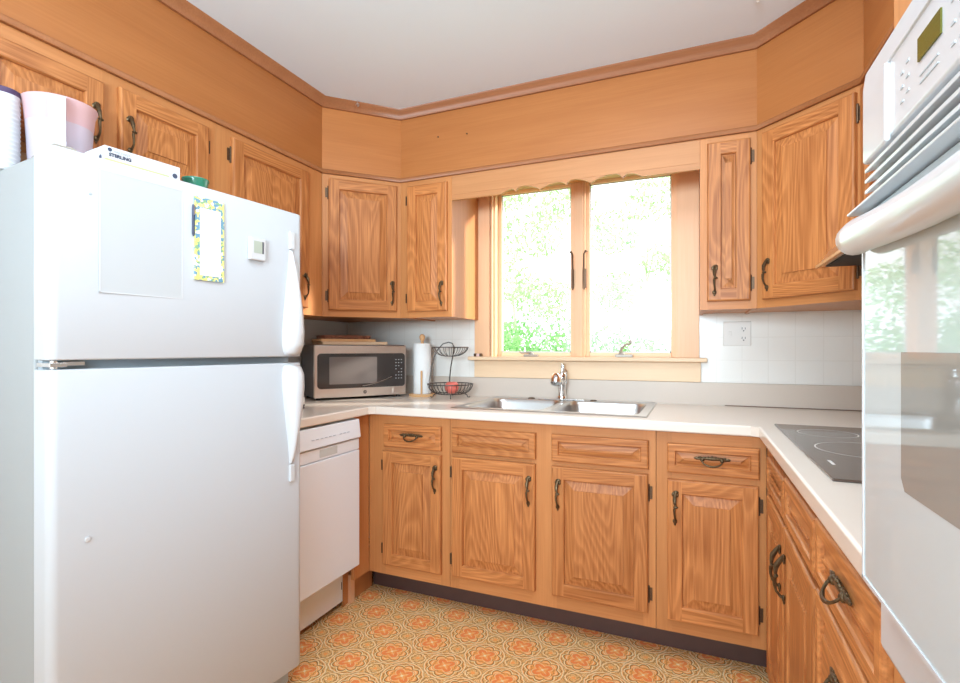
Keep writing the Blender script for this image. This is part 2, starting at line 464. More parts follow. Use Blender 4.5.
def text_mesh(txt, size, ext=0.0003, bold=0.0):
    cu = bpy.data.curves.new('lettering', 'FONT'); cu.body = txt; cu.size = size; cu.extrude = ext; cu.offset = bold
    cu.align_x = 'LEFT'
    o = bpy.data.objects.new('lettering', cu); COL.objects.link(o)
    dg = bpy.context.evaluated_depsgraph_get(); dg.update()
    me = bpy.data.meshes.new_from_object(o.evaluated_get(dg))
    bpy.data.objects.remove(o)
    return me
def text(name, txt, size, mat, parent, loc, rot=(PI / 2, 0, 0), ext=0.0003, bold=0.0):
    me = text_mesh(txt, size, ext, bold); me.materials.clear(); me.materials.append(mat)
    o = bpy.data.objects.new(name, me); COL.objects.link(o); o.parent = parent; o.location = loc; o.rotation_euler = rot
    return o

# ------------------------------------------------------------------ the room
W = 2.8685; WY = 0.03; CEIL = 2.42; U = 0.33; BACK = -4.8
struct(MB().box(-0.15, W + 0.15, BACK - .15, WY + 0.15, -0.06, 0).build('floor', M['floor']), 'orange and cream medallion patterned vinyl floor')
struct(MB().box(-0.15, W + 0.15, BACK - .15, WY + 0.15, CEIL, CEIL + 0.08).build('ceiling', M['ceil']), 'plain off-white ceiling')
struct(MB().box(-0.15, 0, BACK, WY + 0.15, 0, CEIL).build('wall_left', M['paint']))
struct(MB().box(W, W + 0.15, BACK, WY + 0.15, 0, CEIL).build('wall_right', M['tile']))
struct(MB().box(-0.15, W + 0.15, BACK - 0.15, BACK, 0, CEIL).build('wall_back', M['paint']))
WX0, WX1, WZ0, WZ1 = 0.980, 1.955, 1.125, 2.085
mb = MB()
mb.box(0, WX0, WY, WY + 0.15, 0, CEIL); mb.box(WX1, W, WY, WY + 0.15, 0, CEIL)
mb.box(WX0, WX1, WY, WY + 0.15, 0, WZ0); mb.box(WX0, WX1, WY, WY + 0.15, WZ1, CEIL)
struct(mb.build('wall_window', M['tile']), 'white tiled wall holding the window')

# ---- swept mouldings along the line of the wall cabinets
def offset_path(path, d):
    out = []
    for i, p in enumerate(path):
        p = Vector(p); dirs = []
        if i > 0: dirs.append((p - Vector(path[i - 1])).normalized())
        if i < len(path) - 1: dirs.append((Vector(path[i + 1]) - p).normalized())
        ns = [Vector((t.y, -t.x)) for t in dirs]      # right-hand side of travel = room side
        if len(ns) == 1: out.append(p + ns[0] * d)
        else:
            b = (ns[0] + ns[1]).normalized(); out.append(p + b * (d / max(0.2, b.dot(ns[0]))))
    return out
def sweep(path, prof, mat, name):
    mb = MB(); rails = [[(q.x, q.y, z) for q in offset_path(path, d)] for d, z in prof]
    n = len(path)
    rings = [[rails[k][i] for k in range(len(prof))] for i in range(n)]
    return mb.loft(rings).build(name, mat, ang=50)
path = [(U, BACK), (U, -0.61), (0.61, -U), (W - 0.61, -U), (W - U, -0.61), (W - U, -1.88), (2.25, -1.88), (2.25, BACK)]
ZS, ZC = 2.0528, 2.381
crown = [(0.0, ZC - 0.006), (0.012, ZC - 0.006), (0.014, ZC + 0.006), (0.020, ZC + 0.020), (0.032, ZC + 0.030), (0.034, CEIL), (0.0, CEIL)]
struct(sweep(path, crown, M['crown'], 'trim_1'), 'brown crown moulding where the wood soffit meets the ceiling')
bead = [(0.0, ZS - 0.004), (0.012, ZS - 0.004), (0.014, ZS + 0.002), (0.013, ZS + 0.012), (0.006, ZS + 0.014), (0.004, ZS + 0.019), (0.0, ZS + 0.019)]
struct(sweep(path, bead, M['bead'], 'trim_2'), 'thin brown bead under the wood soffit')
k = 3
for i in range(len(path) - 1):
    a, b = Vector(path[i]), Vector(path[i + 1]); L = (b - a).length; d = b - a
    rz = math.atan2(d.y, d.x)
    if L < 0.5 and i == 5: pass
    # local x along the segment, local -y = room side
    t = 0.02
    o = MB().box(0, L, 0, t, ZS, CEIL).build('trim_%d' % k, M['ply_h'], loc=(a.x, a.y, 0), rotz=rz, smooth=False)
    struct(o, 'honey brown wood soffit panel'); k += 1
# soffit undersides over the open runs
mb = MB(); mb.prism([(0, BACK), (U - .001, BACK), (U - .001, -0.61), (0.61, -U + .001), (W - 0.61, -U + .001), (W - U + .001, -0.61), (W - U + .001, -1.88), (W, -1.88), (W, WY), (0, WY)], ZS, ZS + 0.015)
struct(mb.build('trim_%d' % k, M['ply_h'], smooth=False)); k += 1
mb = MB(); mb.box(2.25, W, BACK, -1.88, ZS, ZS + 0.015)
struct(mb.build('trim_%d' % k, M['ply_h'], smooth=False)); k += 1

# small screws and hooks
def on_soffit_hole(px, z):
    o = MB().lathe_dir([(0.004, 0), (0.004, 0.0025), (0.002, 0.004)], (px, -U - 0.000, z), (0, -1, 0), 10).build('screw', M['hinge'])
    return o
o = on_soffit_hole(0.99, 2.245); tag(o, 'small dark screw left in the wood soffit above the window', 'screw')
o = on_soffit_hole(0.83, 2.255); tag(o, 'tiny dark screw in the soffit left of the bigger one', 'screw')
def ceiling_hook(x, y, lab):
    pts = [(x, y, CEIL), (x, y, CEIL - 0.012)] + [(x + 0.009 * math.sin(a), y, CEIL - 0.021 - 0.009 * math.cos(PI - a) * -1) for a in [R(q) for q in range(0, 271, 30)]]
    mb = MB().tube(pts, 0.0016, 6); mb.lathe([(0.005, CEIL - 0.002), (0.005, CEIL)], x, y, 12)
    tag(mb.build('ceiling_hook', M['steel']), lab, 'hook', 'hooks screwed into the ceiling')
ceiling_hook(0.475, -0.52, 'small metal cup hook in the ceiling near the left corner cabinet')
ceiling_hook(2.23, -0.62, 'small metal cup hook in the ceiling near the right corner cabinet')

# ------------------------------------------------------------------ window
win = thing('window_1', 'double casement window in pale pine over the sink', 'window'); del win['category']; win['kind'] = 'structure'
mb = MB()
mb.box(0.883, 0.975, 0.010, WY, 1.137, 2.078); mb.box(1.950, 2.050, 0.010, WY, 1.137, 2.078)
mb.build('casing', M['pine_v'], win, bevel=0.002)
MB().box(0.883, 2.050, 0.008, WY, 2.078, 2.17).build('casing', M['pine_h'], win, bevel=0.002)
mb = MB().box(0.858, 2.084, -0.032, WY + 0.12, 1.117, 1.137)
mb.build('window_sill', M['pine_h'], win, bevel=0.004)
MB().box(0.881, 2.057, 0.012, WY, 1.021, 1.1165).build('apron', M['pine_h'], win, bevel=0.002)
mb = MB()
mb.box(WX0, 0.990, 0.012, 0.17, 1.137, WZ1); mb.box(1.945, WX1, 0.012, 0.17, 1.137, WZ1)
mb.box(0.990, 1.000, 0.035, 0.075, 1.137, WZ1); mb.box(1.937, 1.945, 0.035, 0.075, 1.137, WZ1)
mb.build('window_jamb', M['pine_v'], win, bevel=0.001)
MB().box(0.990, 1.945, 0.012, 0.17, 2.070, WZ1).build('window_jamb', M['pine_h'], win, bevel=0.001)
mb = MB().box(1.448, 1.486, 0.045, 0.16, 1.137, 2.07)
mb.box(1.436, 1.448, 0.055, 0.085, 1.137, 2.07).box(1.486, 1.498, 0.055, 0.085, 1.137, 2.07)
mb.build('mullion', M['pine_v'], win, bevel=0.002)
for (x0, x1, gx0, gx1) in ((0.992, 1.446, 1.019, 1.417), (1.488, 1.944, 1.517, 1.922)):
    s_ = MB(); z0, z1, gz0, gz1 = 1.137, 2.068, 1.160, 2.050
    s_.box(x0, gx0, 0.078, 0.115, z0, z1); s_.box(gx1, x1, 0.078, 0.115, z0, z1)
    sash = s_.build('sash', M['pine_v'], win, bevel=0.003)
    MB().box(gx0, gx1, 0.078, 0.115, z0, gz0).box(gx0, gx1, 0.078, 0.115, gz1, z1).build('sash_rail', M['pine_h'], sash, bevel=0.003)
    MB().box(gx0, gx1, 0.095, 0.098, gz0, gz1).build('pane', M['glass'], sash, smooth=False)
    mb = MB()
    mb.box(gx0, gx0 + .006, 0.088, 0.094, gz0, gz1).box(gx1 - .006, gx1, 0.088, 0.094, gz0, gz1).box(gx0, gx1, 0.088, 0.094, gz0, gz0 + .006).box(gx0, gx1, 0.088, 0.094, gz1 - .006, gz1)
    mb.build('glazing_bead', M['white'], sash)
# locking levers on the mullion
for x, sgn in ((1.434, -1), (1.500, 1)):
    mb = MB().tube([(x + sgn * 0.012, 0.040, 1.690), (x + sgn * 0.006, 0.030, 1.692), (x - sgn * 0.002, 0.026, 1.675), (x - sgn * 0.003, 0.028, 1.60), (x - sgn * 0.003, 0.034, 1.490)], [0.004, 0.005, 0.005, 0.005, 0.004], 8)
    mb.box(x - 0.005, x + 0.005, 0.036, 0.056, 1.50, 1.60)
    mb.build('lock_lever', M['hinge'], win, bevel=0.001)
# crank operators standing on the sill
mb = MB().box(1.165, 1.245, 0.030, 0.060, 1.137, 1.150); mb.ball((1.205, 0.045, 1.150), 0.016, 12, sc=(1, .8, .8))
cr = mb.build('crank', M['taupe'], win, bevel=0.003)
MB().tube([(1.205, 0.040, 1.162), (1.180, 0.030, 1.160), (1.155, 0.024, 1.158), (1.148, 0.024, 1.166)], [0.006, 0.005, 0.005, 0.006]).build('crank_arm', M['taupe'], cr)
mb = MB().box(1.655, 1.742, 0.030, 0.060, 1.137, 1.152); mb.ball((1.685, 0.045, 1.152), 0.016, 12, sc=(1, .8, .8))
cr = mb.build('crank', M['taupe'], win, bevel=0.003)
MB().tube([(1.680, 0.040, 1.160), (1.688, 0.034, 1.182), (1.705, 0.028, 1.200), (1.726, 0.024, 1.206), (1.733, 0.024, 1.208)], [0.009, 0.007, 0.006, 0.006, 0.006]).ball((1.733, 0.022, 1.214), 0.009, 10, sc=(.8, .8, 1.4)).build('crank_arm', M['taupe'], cr)

# trinket on the left end of the sill
t = thing('window_alarm', 'small dark gadget with pale pink middle on left end of window sill', 'gadget', (0.915, -0.012, 1.137))
mb = MB().box(-0.024, -0.008, -0.010, 0.012, 0, 0.017).box(0.010, 0.022, -0.010, 0.012, 0, 0.017).box(-0.024, 0.022, 0.0, 0.012, 0, 0.010)
mb.build('body', M['hinge'], t, bevel=0.003)
MB().box(-0.0085, 0.0105, -0.008, 0.009, 0, 0.016).build('cover', pm('pale_pink_plastic', (0.80, 0.55, 0.50), 0.4), t, bevel=0.002)

# scalloped valance board between the cabinets
zt = ZS - 0.004
t = thing('valance', 'scalloped honey wood valance board spanning above the window', 'valance', (0.907, -U, 0))
Lv = 2.050 - 0.907
MB().box(0, Lv, 0.0, 0.019, 1.952, zt).build('board', M['val_h'], t, smooth=False, bevel=0.001)
def scallop(u):                       # bottom edge height, world X measured from .915
    x = u + 0.907
    zb = 1.926
    humps = [(1.170, 1.243, 0.018, 1), (1.243, 1.364, 0.026, 0), (1.364, 1.487, 0.022, 1), (1.487, 1.600, 0.026, 0), (1.600, 1.738, 0.028, 1), (1.738, 1.822, 0.020, 0)]
    for a, b, h, side in humps:
        if a <= x <= b:
            q = (x - a) / (b - a)
            if side: q = 1 - q
            # steep rise from the cusp, long relaxed fall
            return zb + h * max(0.0, math.sin(PI * q ** 0.62)) ** 0.8
    return zb
n = 150
xs = [Lv * i / n for i in range(n + 1)]
mb = MB()
rings = []
for x in xs:
    z = scallop(x)
    rings.append([(x, 0.002, z), (x, 0.016, z), (x, 0.016, 1.9525), (x, 0.002, 1.9525)])
mb.loft(rings)
mb.build('scalloped_edge', M['val_h'], t, smooth=False)

# ------------------------------------------------------------------ cabinet parts
def raised(w, h, s=0.050, t=0.019, drawer=False):
    """raised-panel front, local x 0..w, z 0..h, front at y=-t; slots 0 stile, 1 rail, 2 panel"""
    mb = MB()
    def ring(i, d): return [(i, -t + d, i), (w - i, -t + d, i), (w - i, -t + d, h - i), (i, -t + d, h - i)]
    def join(a, b, mats=(1, 0, 1, 0)):
        for j in range(4):
            j2 = (j + 1) % 4; mb.quad(a[j], a[j2], b[j2], b[j], mats[j])
    r0, r1, r2, r3 = ring(0, t), ring(0, 0.006), ring(0.002, 0.002), ring(0.006, 0)
    join(r0, r1); join(r1, r2); join(r2, r3)
    mb.quad(*r0[::-1], 0)
    e = 0.006
    y = -t
    def rect(x0, x1, z0, z1, m): mb.quad((x0, y, z0), (x1, y, z0), (x1, y, z1), (x0, y, z1), m)
    rect(e, s, e, h - e, 0); rect(w - s, w - e, e, h - e, 0)
    rect(s, w - s, e, s, 1); rect(s, w - s, h - s, h - e, 1)
    bw = 0.024 if drawer else 0.032
    seq = [ring(s, 0), ring(s + 0.003, 0.004), ring(s + 0.004, 0.0115), ring(s + 0.0075, 0.0115), ring(s + 0.008 + bw, 0.0045), ring(s + 0.0083 + bw, 0.0005)]
    join(seq[0], seq[1]); join(seq[1], seq[2])
    for a, b in zip(seq[2:], seq[3:]): join(a, b, (2, 2, 2, 2))
    mb.quad(*seq[-1], 2)
    return mb
DOOR_M = lambda: [M['oak_v'], M['oak_h'], M['oak_v']]
DRW_M = lambda: [M['oak_h'], M['oak_h'], M['oak_h']]

def handle_mesh():
    mb = MB()
    pts = [(0.002, -0.004, 0.056), (0.000, -0.010, 0.046), (-0.001, -0.019, 0.030), (0.000, -0.022, 0.016), (0.003, -0.022, 0.004), (-0.002, -0.023, -0.004), (-0.001, -0.024, -0.020), (0.001, -0.020, -0.036), (0.002, -0.008, -0.050)]
    mb.tube(pts, [0.0035, 0.0055, 0.0070, 0.0050, 0.0034, 0.0050, 0.0040, 0.0034, 0.0040], 8)
    mb.ball((0.003, -0.004, 0.053), 0.010, 10, sc=(1.0, .45, 0.75))
    mb.ball((-0.005, -0.004, 0.046), 0.007, 8, sc=(1, .5, 1.2)); mb.ball((0.007, -0.004, 0.044), 0.006, 8, sc=(1, .5, 1.3))
    mb.ball((0.000, -0.004, -0.052), 0.009, 10, sc=(.9, .5, 1.0)); mb.ball((0.000, -0.003, -0.062), 0.005, 8, sc=(.8, .5, 1.2))
    mb.ball((0.003, -0.021, 0.004), 0.0075, 8, sc=(1.2, .8, .6))
    return mb
H0 = handle_mesh().build('handle', M['brass'])
def pull_mesh():
    mb = MB()
    # pierced back plate with leaf ends
    mb.tube([(-0.060, -0.003, 0.004), (-0.045, -0.004, 0.001), (-0.030, -0.004, 0.005), (0, -0.004, 0.004), (0.030, -0.004, 0.005), (0.045, -0.004, 0.001), (0.060, -0.003, 0.004)], [0.002, 0.004, 0.0055, 0.0065, 0.0055, 0.004, 0.002], 8, flat=1)
    for sx in (-1, 1):
        mb.ball((sx * 0.050, -0.003, 0.003), 0.007, 8, sc=(1.4, .4, .8)); mb.ball((sx * 0.032, -0.006, 0.000), 0.008, 10, sc=(1, .9, 1))
        mb.ball((sx * 0.040, -0.003, 0.008), 0.004, 8, sc=(1.4, .5, .8))
    # hanging bail
    pts = [(0.034 * math.cos(a), -0.010 - 0.016 * math.sin(a), 0.000 - 0.020 * math.sin(a)) for a in [PI * i / 12 for i in range(13)]]
    mb.tube(pts, [0.0036 if 0.3 < i / 12 < 0.7 else 0.0026 for i in range(13)], 8)
    for i in range(5): mb.ball((-0.024 + i * 0.012, -0.006, 0.011 - abs(i - 2) * 0.002), 0.004, 8)
    return mb
P0 = pull_mesh().build('drawer_pull', M['brass'])
def hinge_mesh():
    mb = MB().box(-0.007, 0.005, -0.003, 0, -0.024, 0.024)
    mb.lathe_dir([(0.0035, -0.028), (0.0035, 0.028)], (0.006, -0.004, 0), (0, 0, 1), 8)
    for z in (-0.029, 0.029): mb.ball((0.006, -0.004, z), 0.0042, 8)
    return mb
G0 = hinge_mesh().build('hinge', M['hinge'])
_first = {'H': True, 'P': True, 'G': True}
def put(kind, parent, loc):
    src = {'H': H0, 'P': P0, 'G': G0}[kind]
    if _first[kind]:
        _first[kind] = False; src.parent = parent; src.location = loc; return src
    return dup(src, parent, loc)

T = 0.019
def door(par, x0, x1, z0, z1, handle=None, hinge=None, hz=None, hinges=2):
    """handle 'l'/'r' side; hinge 'l'/'r' side; hz world height of the handle"""
    d = raised(x1 - x0, z1 - z0).build('door', DOOR_M(), par, loc=(x0, 0, z0), smooth=False)
    w, h = x1 - x0, z1 - z0
    if handle: put('H', d, ((0.027 if handle == 'l' else w - 0.027), -T, hz - z0))
    if hinge:
        hs = (0.070, h - 0.070) if hinges == 2 else (h - 0.07,)
        for zz in hs:
            g = put('G', d, ((-0.008) if hinge == 'l' else w + 0.008, -0.0003, zz))
            if hinge == 'r': g.rotation_euler = (0, 0, 0); g.scale = (-1, 1, 1)
    return d
def drawer(par, x0, x1, z0, z1, pull=True, name='drawer_front', dz=0.0):
    d = raised(x1 - x0, z1 - z0, s=0.026, drawer=True).build(name, DRW_M(), par, loc=(x0, 0, z0), smooth=False)
    if pull: put('P', d, ((x1 - x0) / 2, -T + 0.003, (z1 - z0) / 2 + 0.004 + dz))
    return d

def frame(par, w, z0, z1, vert, horiz):
    """face frame: vert = list of (x0,x1) stiles, horiz = list of (x0,x1,z0,z1) rails"""
    for a, b in vert: MB().box(a, b, 0, 0.019, z0, z1).build('frame_stile', M['frame_v'], par, smooth=False)
    for a, b, c, d in horiz: MB().box(a, b, 0.0003, 0.019, c, d).build('frame_rail', M['frame_h'], par, smooth=False)

def carcass_base(par, w, depth, x0=0.0):
    t = 0.014; mb = MB()
    mb.box(x0, x0 + t, 0.0195, depth, 0.0, 0.872); mb.box(w - t, w, 0.0195, depth, 0.0, 0.872)
    mb.box(x0 + t, w - t, 0.0195, depth, 0.115, 0.130); mb.box(x0 + t, w - t, depth - 0.008, depth, 0.13, 0.872)
    return mb.build('carcass', M['frame_v'], par, smooth=False)

# the base units: toe kick recess cut by making the sides start behind the kick
def carcass_base2(par, w, depth, kick=0.14, x0=0.0):
    t = 0.014; mb = MB()
    for a, b in ((x0, x0 + t), (w - t, w)):
        mb.box(a, b, 0.0195, depth, 0.130, 0.872); mb.box(a, b, kick + 0.006, depth, 0.0, 0.130)
    mb.box(x0 + t, w - t, 0.0195, depth, 0.130, 0.146); mb.box(x0 + t, w - t, depth - 0.008, depth, 0.146, 0.872)
    return mb.build('carcass', M['frame_v'], par, smooth=False)

BT, BB = 0.8745, 0.130   # top, bottom of the base face frames
# ---- unit left of the sink
c = thing('base_cabinet', 'oak base cabinet with one narrow door and drawer beside the dishwasher corner', 'cabinet', (0.610, -0.61, 0))
w = 1.034 - 0.610
carcass_base2(c, w, 0.60)
frame(c, w, BB, BT, [(0.0, 0.092), (w - 0.045, w)], [(0.092, w - 0.045, BB, 0.205), (0.092, w - 0.045, 0.824, BT), (0.092, w - 0.045, 0.700, 0.730)])
drawer(c, 0.088, 0.386, 0.727, 0.834)
door(c, 0.083, 0.386, 0.180, 0.708, 'r', 'l', 0.605)
# ---- sink unit
c = thing('sink_base_cabinet', 'wide oak sink cabinet with two doors under two false drawer fronts', 'cabinet', (1.036, -0.61, 0))
w = 1.895 - 1.036
carcass_base2(c, w, 0.60)
frame(c, w, BB, BT, [(0.0, 0.045), (0.375, 0.480), (w - 0.045, w)], [(a, b, z0, z1) for a, b in ((0.045, 0.375), (0.480, w - 0.045)) for z0, z1 in ((BB, 0.205), (0.824, BT), (0.700, 0.730))])
drawer(c, 0.014, 0.394, 0.727, 0.836, pull=False, name='false_drawer_front')
drawer(c, 0.461, 0.834, 0.727, 0.836, pull=False, name='false_drawer_front')
door(c, 0.014, 0.392, 0.186, 0.708, 'r', 'l', 0.600)
door(c, 0.461, 0.832, 0.186, 0.708, 'l', 'r', 0.600)
# ---- unit right of the sink
c = thing('base_cabinet', 'oak base cabinet with drawer and door in the right corner, beside the sink unit', 'cabinet', (1.897, -0.61, 0))
w = 2.2600 - 1.897
carcass_base2(c, w, 0.60)
frame(c, w, BB, BT, [(0.0, 0.055), (w - 0.045, w)], [(0.055, w - 0.045, BB, 0.205), (0.045, w - 0.03, 0.824, BT), (0.045, w - 0.03, 0.700, 0.730)])
drawer(c, 0.039, 0.341, 0.724, 0.832)
door(c, 0.039, 0.338, 0.180, 0.700, 'l', 'r', 0.600)
# ---- right run: two-door cooktop unit, then a drawer stack
c = thing('base_cabinet', 'oak two-door base cabinet below the black cooktop on the right run', 'cabinet', (2.2600, -0.6305, 0), -PI / 2)
w = 0.8455
carcass_base2(c, w, 0.595, kick=0.14)
frame(c, w, BB, BT, [(0.0, 0.150), (0.466, 0.492), (w - 0.02, w)], [(a, b, z0, z1) for a, b in ((0.150, 0.466), (0.492, w - 0.02)) for z0, z1 in ((BB, 0.205), (0.824, BT), (0.700, 0.730))])
drawer(c, 0.1445, 0.470, 0.734, 0.838, pull=False, name='false_drawer_front')
drawer(c, 0.486, 0.840, 0.734, 0.850, pull=False, name='false_drawer_front')
door(c, 0.1445, 0.470, 0.150, 0.716, 'r', 'l', 0.600)
door(c, 0.486, 0.840, 0.150, 0.716, 'l', 'r', 0.600)
c = thing('drawer_base_cabinet', 'oak drawer cabinet beside the tall oven housing on the right', 'cabinet', (2.2600, -1.4765, 0), -PI / 2)
w = 0.400
carcass_base2(c, w, 0.595, kick=0.14)
frame(c, w, BB, BT, [(0.0, 0.015), (w - 0.015, w)], [(0.015, w - 0.015, BB, 0.205), (0.015, w - 0.015, 0.855, BT), (0.015, w - 0.015, 0.722, 0.740), (0.015, w - 0.015, 0.47, 0.49)])
drawer(c, 0.010, 0.388, 0.738, 0.860)
drawer(c, 0.010, 0.388, 0.490, 0.724, dz=0.03)
drawer(c, 0.010, 0.388, 0.140, 0.476, dz=0.06)

# ---- toe kicks
struct(MB().box(0.545, 2.385, -0.480, -0.470, 0, 0.129).build('baseboard_window', M['kick']), 'dark brown vinyl toe kick under the window cabinets')
struct(MB().box(2.385, 2.395, -1.878, -0.480, 0, 0.129).build('baseboard_right', M['kick']), 'dark brown vinyl toe kick')

# ---- filler between the dishwasher and the corner
t = thing('corner_filler', 'vertical oak filler strip between dishwasher and corner cabinet', 'panel', (0.590, -0.7245, 0))
MB().box(0, 0.018, 0, 0.113, 0.130, BT).build('strip', M['frame_v'], t, smooth=False)
MB().box(-0.055, -0.043, 0, 0.225, 0.0, 0.20).build('lower_board', M['frame_v'], t, smooth=False)
MB().box(-0.043, -0.028, 0.035, 0.065, 0.0, 0.130).build('cleat', M['pine_v'], t, smooth=False)

# ------------------------------------------------------------------ upper cabinets
ZB = 1.3415
def carcass_upper(par, w, depth, z0, z1):
    t = 0.014; mb = MB()
    mb.box(0, t, 0.0195, depth, z0, z1); mb.box(w - t, w, 0.0195, depth, z0, z1)
    mb.box(t, w - t, 0.0195, depth, z0 + 0.006, z0 + 0.02); mb.box(t, w - t, 0.0195, depth, z1 - 0.014, z1)
    mb.box(t, w - t, depth - 0.008, depth, z0 + 0.02, z1 - 0.014)
    return mb.build('carcass', M['frame_v'], par, smooth=False)
zt = ZS - 0.0045
def upper_frame(par, w, z0, stiles):
    vs = stiles; hr = []
    for (a0, a1), (b0, b1) in zip(vs, vs[1:]):
        hr += [(a1, b0, z0, z0 + 0.045), (a1, b0, zt - 0.045, zt)]
    frame(par, w, z0, zt, vs, hr)
# narrow one left of the window
c = thing('wall_cabinet', 'narrow oak wall cabinet at the left side of the window', 'cabinet', (0.6105, -U, 0))
w = 0.2960
carcass_upper(c, w, U + WY - 0.001, ZB, zt); upper_frame(c, w, ZB, [(0, 0.05), (w - 0.035, w)])
door(c, 0.045, 0.274, 1.372, 2.020, 'r', 'l', 1.462)
# narrow one right of the window
c = thing('wall_cabinet', 'narrow oak wall cabinet at the right side of the window', 'cabinet', (2.0505, -U, 0))
w = 2.258 - 2.0505
carcass_upper(c, w, U + WY - 0.001, ZB, zt); upper_frame(c, w, ZB, [(0, 0.035), (w - 0.03, w)])
door(c, 0.026, 0.184, 1.374, 2.022, 'l', 'r', 1.462)
# diagonal corner cabinets
def diag(label, loc, rz, x0, x1, hs, gs, hz, mirror):
    c = thing('corner_wall_cabinet', label, 'cabinet', loc, rz)
    w = 0.28 * math.sqrt(2)
    upper_frame(c, w, ZB, [(0.0005, x0 + 0.006), (x1 - 0.006, w - 0.0005)])
    # shell behind: five-sided plan in the local frame
    s = math.sqrt(0.5)
    def loc2(wx, wy):
        dx, dy = wx - loc[0], wy - loc[1]
        return (dx * math.cos(rz) + dy * math.sin(rz), -dx * math.sin(rz) + dy * math.cos(rz))
    if not mirror: P5 = [(U, -0.608), (0.608, -U), (0.608, WY - 0.002), (0.002, WY - 0.002), (0.002, -0.608)]
    else: P5 = [(W - 0.608, -U), (W - U, -0.608), (W - 0.002, -0.608), (W - 0.002, WY - 0.002), (W - 0.608, WY - 0.002)]
    cx_ = sum(p[0] for p in P5) / 5; cy_ = sum(p[1] for p in P5) / 5
    poly = [loc2(px, py) for px, py in P5]
    # pull the front edge behind the face frame
    poly = [(x, max(y, 0.0196)) for x, y in poly]
    mb = MB(); mb.prism(poly, ZB + 0.006, ZB + 0.020); mb.prism(poly, zt - 0.014, zt)
    for i in range(1, 5):
        a = Vector(poly[i]); b = Vector(poly[(i + 1) % 5]); cen = Vector(loc2(cx_, cy_))
        d = (b - a).normalized(); nrm = Vector((-d.y, d.x))
        if nrm.dot(cen - a) < 0: nrm = -nrm
        q = [a, b, b + nrm * 0.012, a + nrm * 0.012]
        mb.prism([(p.x, p.y) for p in q], ZB + 0.020, zt - 0.014)
    mb.build('carcass', M['frame_v'], c, smooth=False)
    door(c, x0, x1, 1.374, 2.026, hs, gs, hz)
    return c
diag('oak corner wall cabinet set diagonally above the microwave', (U, -0.61, 0), PI / 4, 0.030, 0.372, 'r', 'l', 1.470, False)
diag('large oak corner wall cabinet set diagonally right of the window', (W - 0.61, -U, 0), -PI / 4, 0.034, 0.378, 'l', 'r', 1.470, True)
# left wall: tall one beside the corner, short one over the fridge
c = thing('wall_cabinet', 'oak wall cabinet on the left wall, between fridge and corner cabinet', 'cabinet', (U, -1.221, 0), PI / 2)
w = 0.6095
carcass_upper(c, w, U - 0.002, ZB, zt); upper_frame(c, w, ZB, [(0, 0.075), (w - 0.12, w)])
door(c, 0.069, 0.496, 1.374, 2.020, 'r', 'l', 1.475)
c = thing('wall_cabinet', 'short two-door oak cabinet above the white refrigerator', 'cabinet', (U, -1.990, 0), PI / 2)
w = 0.768
z0 = 1.720
carcass_upper(c, w, U - 0.002, z0, zt); upper_frame(c, w, z0, [(0, 0.05), (0.355, 0.412), (w - 0.042, w)])
door(c, 0.045, 0.360, 1.750, 2.005, 'r', 'l', 1.872)
door(c, 0.407, 0.730, 1.750, 2.015, 'l', 'r', 1.872, hinges=1)

# ------------------------------------------------------------------ worktop
ZT = 0.914
xsv = [0.002, 0.645, 1.030, 1.845, 2.232, W - 0.002]
ysv = [-1.878, -1.155, -0.645, -0.545, -0.045, 0.008]
def solid(i, j):
    x0, x1, y0, y1 = xsv[i], xsv[i + 1], ysv[j], ysv[j + 1]
    xm, ym = (x0 + x1) / 2, (y0 + y1) / 2
    if 1.030 < xm < 1.845 and -0.545 < ym < -0.045: return False
    if ym > -0.645: return True
    if xm < 0.645: return ym > -1.155
    if xm > 2.232: return True
    return False
mb = MB(); Z0 = 0.8755
vid = {}
def vv(i, j, z):
    if (i, j, z) not in vid: vid[(i, j, z)] = len(mb.v); mb.v.append((xsv[i], ysv[j], z))
    return vid[(i, j, z)]
for i in range(len(xsv) - 1):
    for j in range(len(ysv) - 1):
        if not solid(i, j): continue
        mb.face((vv(i, j, ZT), vv(i + 1, j, ZT), vv(i + 1, j + 1, ZT), vv(i, j + 1, ZT)))
        mb.face((vv(i, j, Z0), vv(i, j + 1, Z0), vv(i + 1, j + 1, Z0), vv(i + 1, j, Z0)))
        for di, dj, a, b in ((-1, 0, (i, j + 1), (i, j)), (1, 0, (i + 1, j), (i + 1, j + 1)), (0, -1, (i, j), (i + 1, j)), (0, 1, (i + 1, j + 1), (i, j + 1))):
            ii, jj = i + di, j + dj
            if 0 <= ii < len(xsv) - 1 and 0 <= jj < len(ysv) - 1 and solid(ii, jj): continue
            mb.face((vv(*a, Z0), vv(*b, Z0), vv(*b, ZT), vv(*a, ZT)))
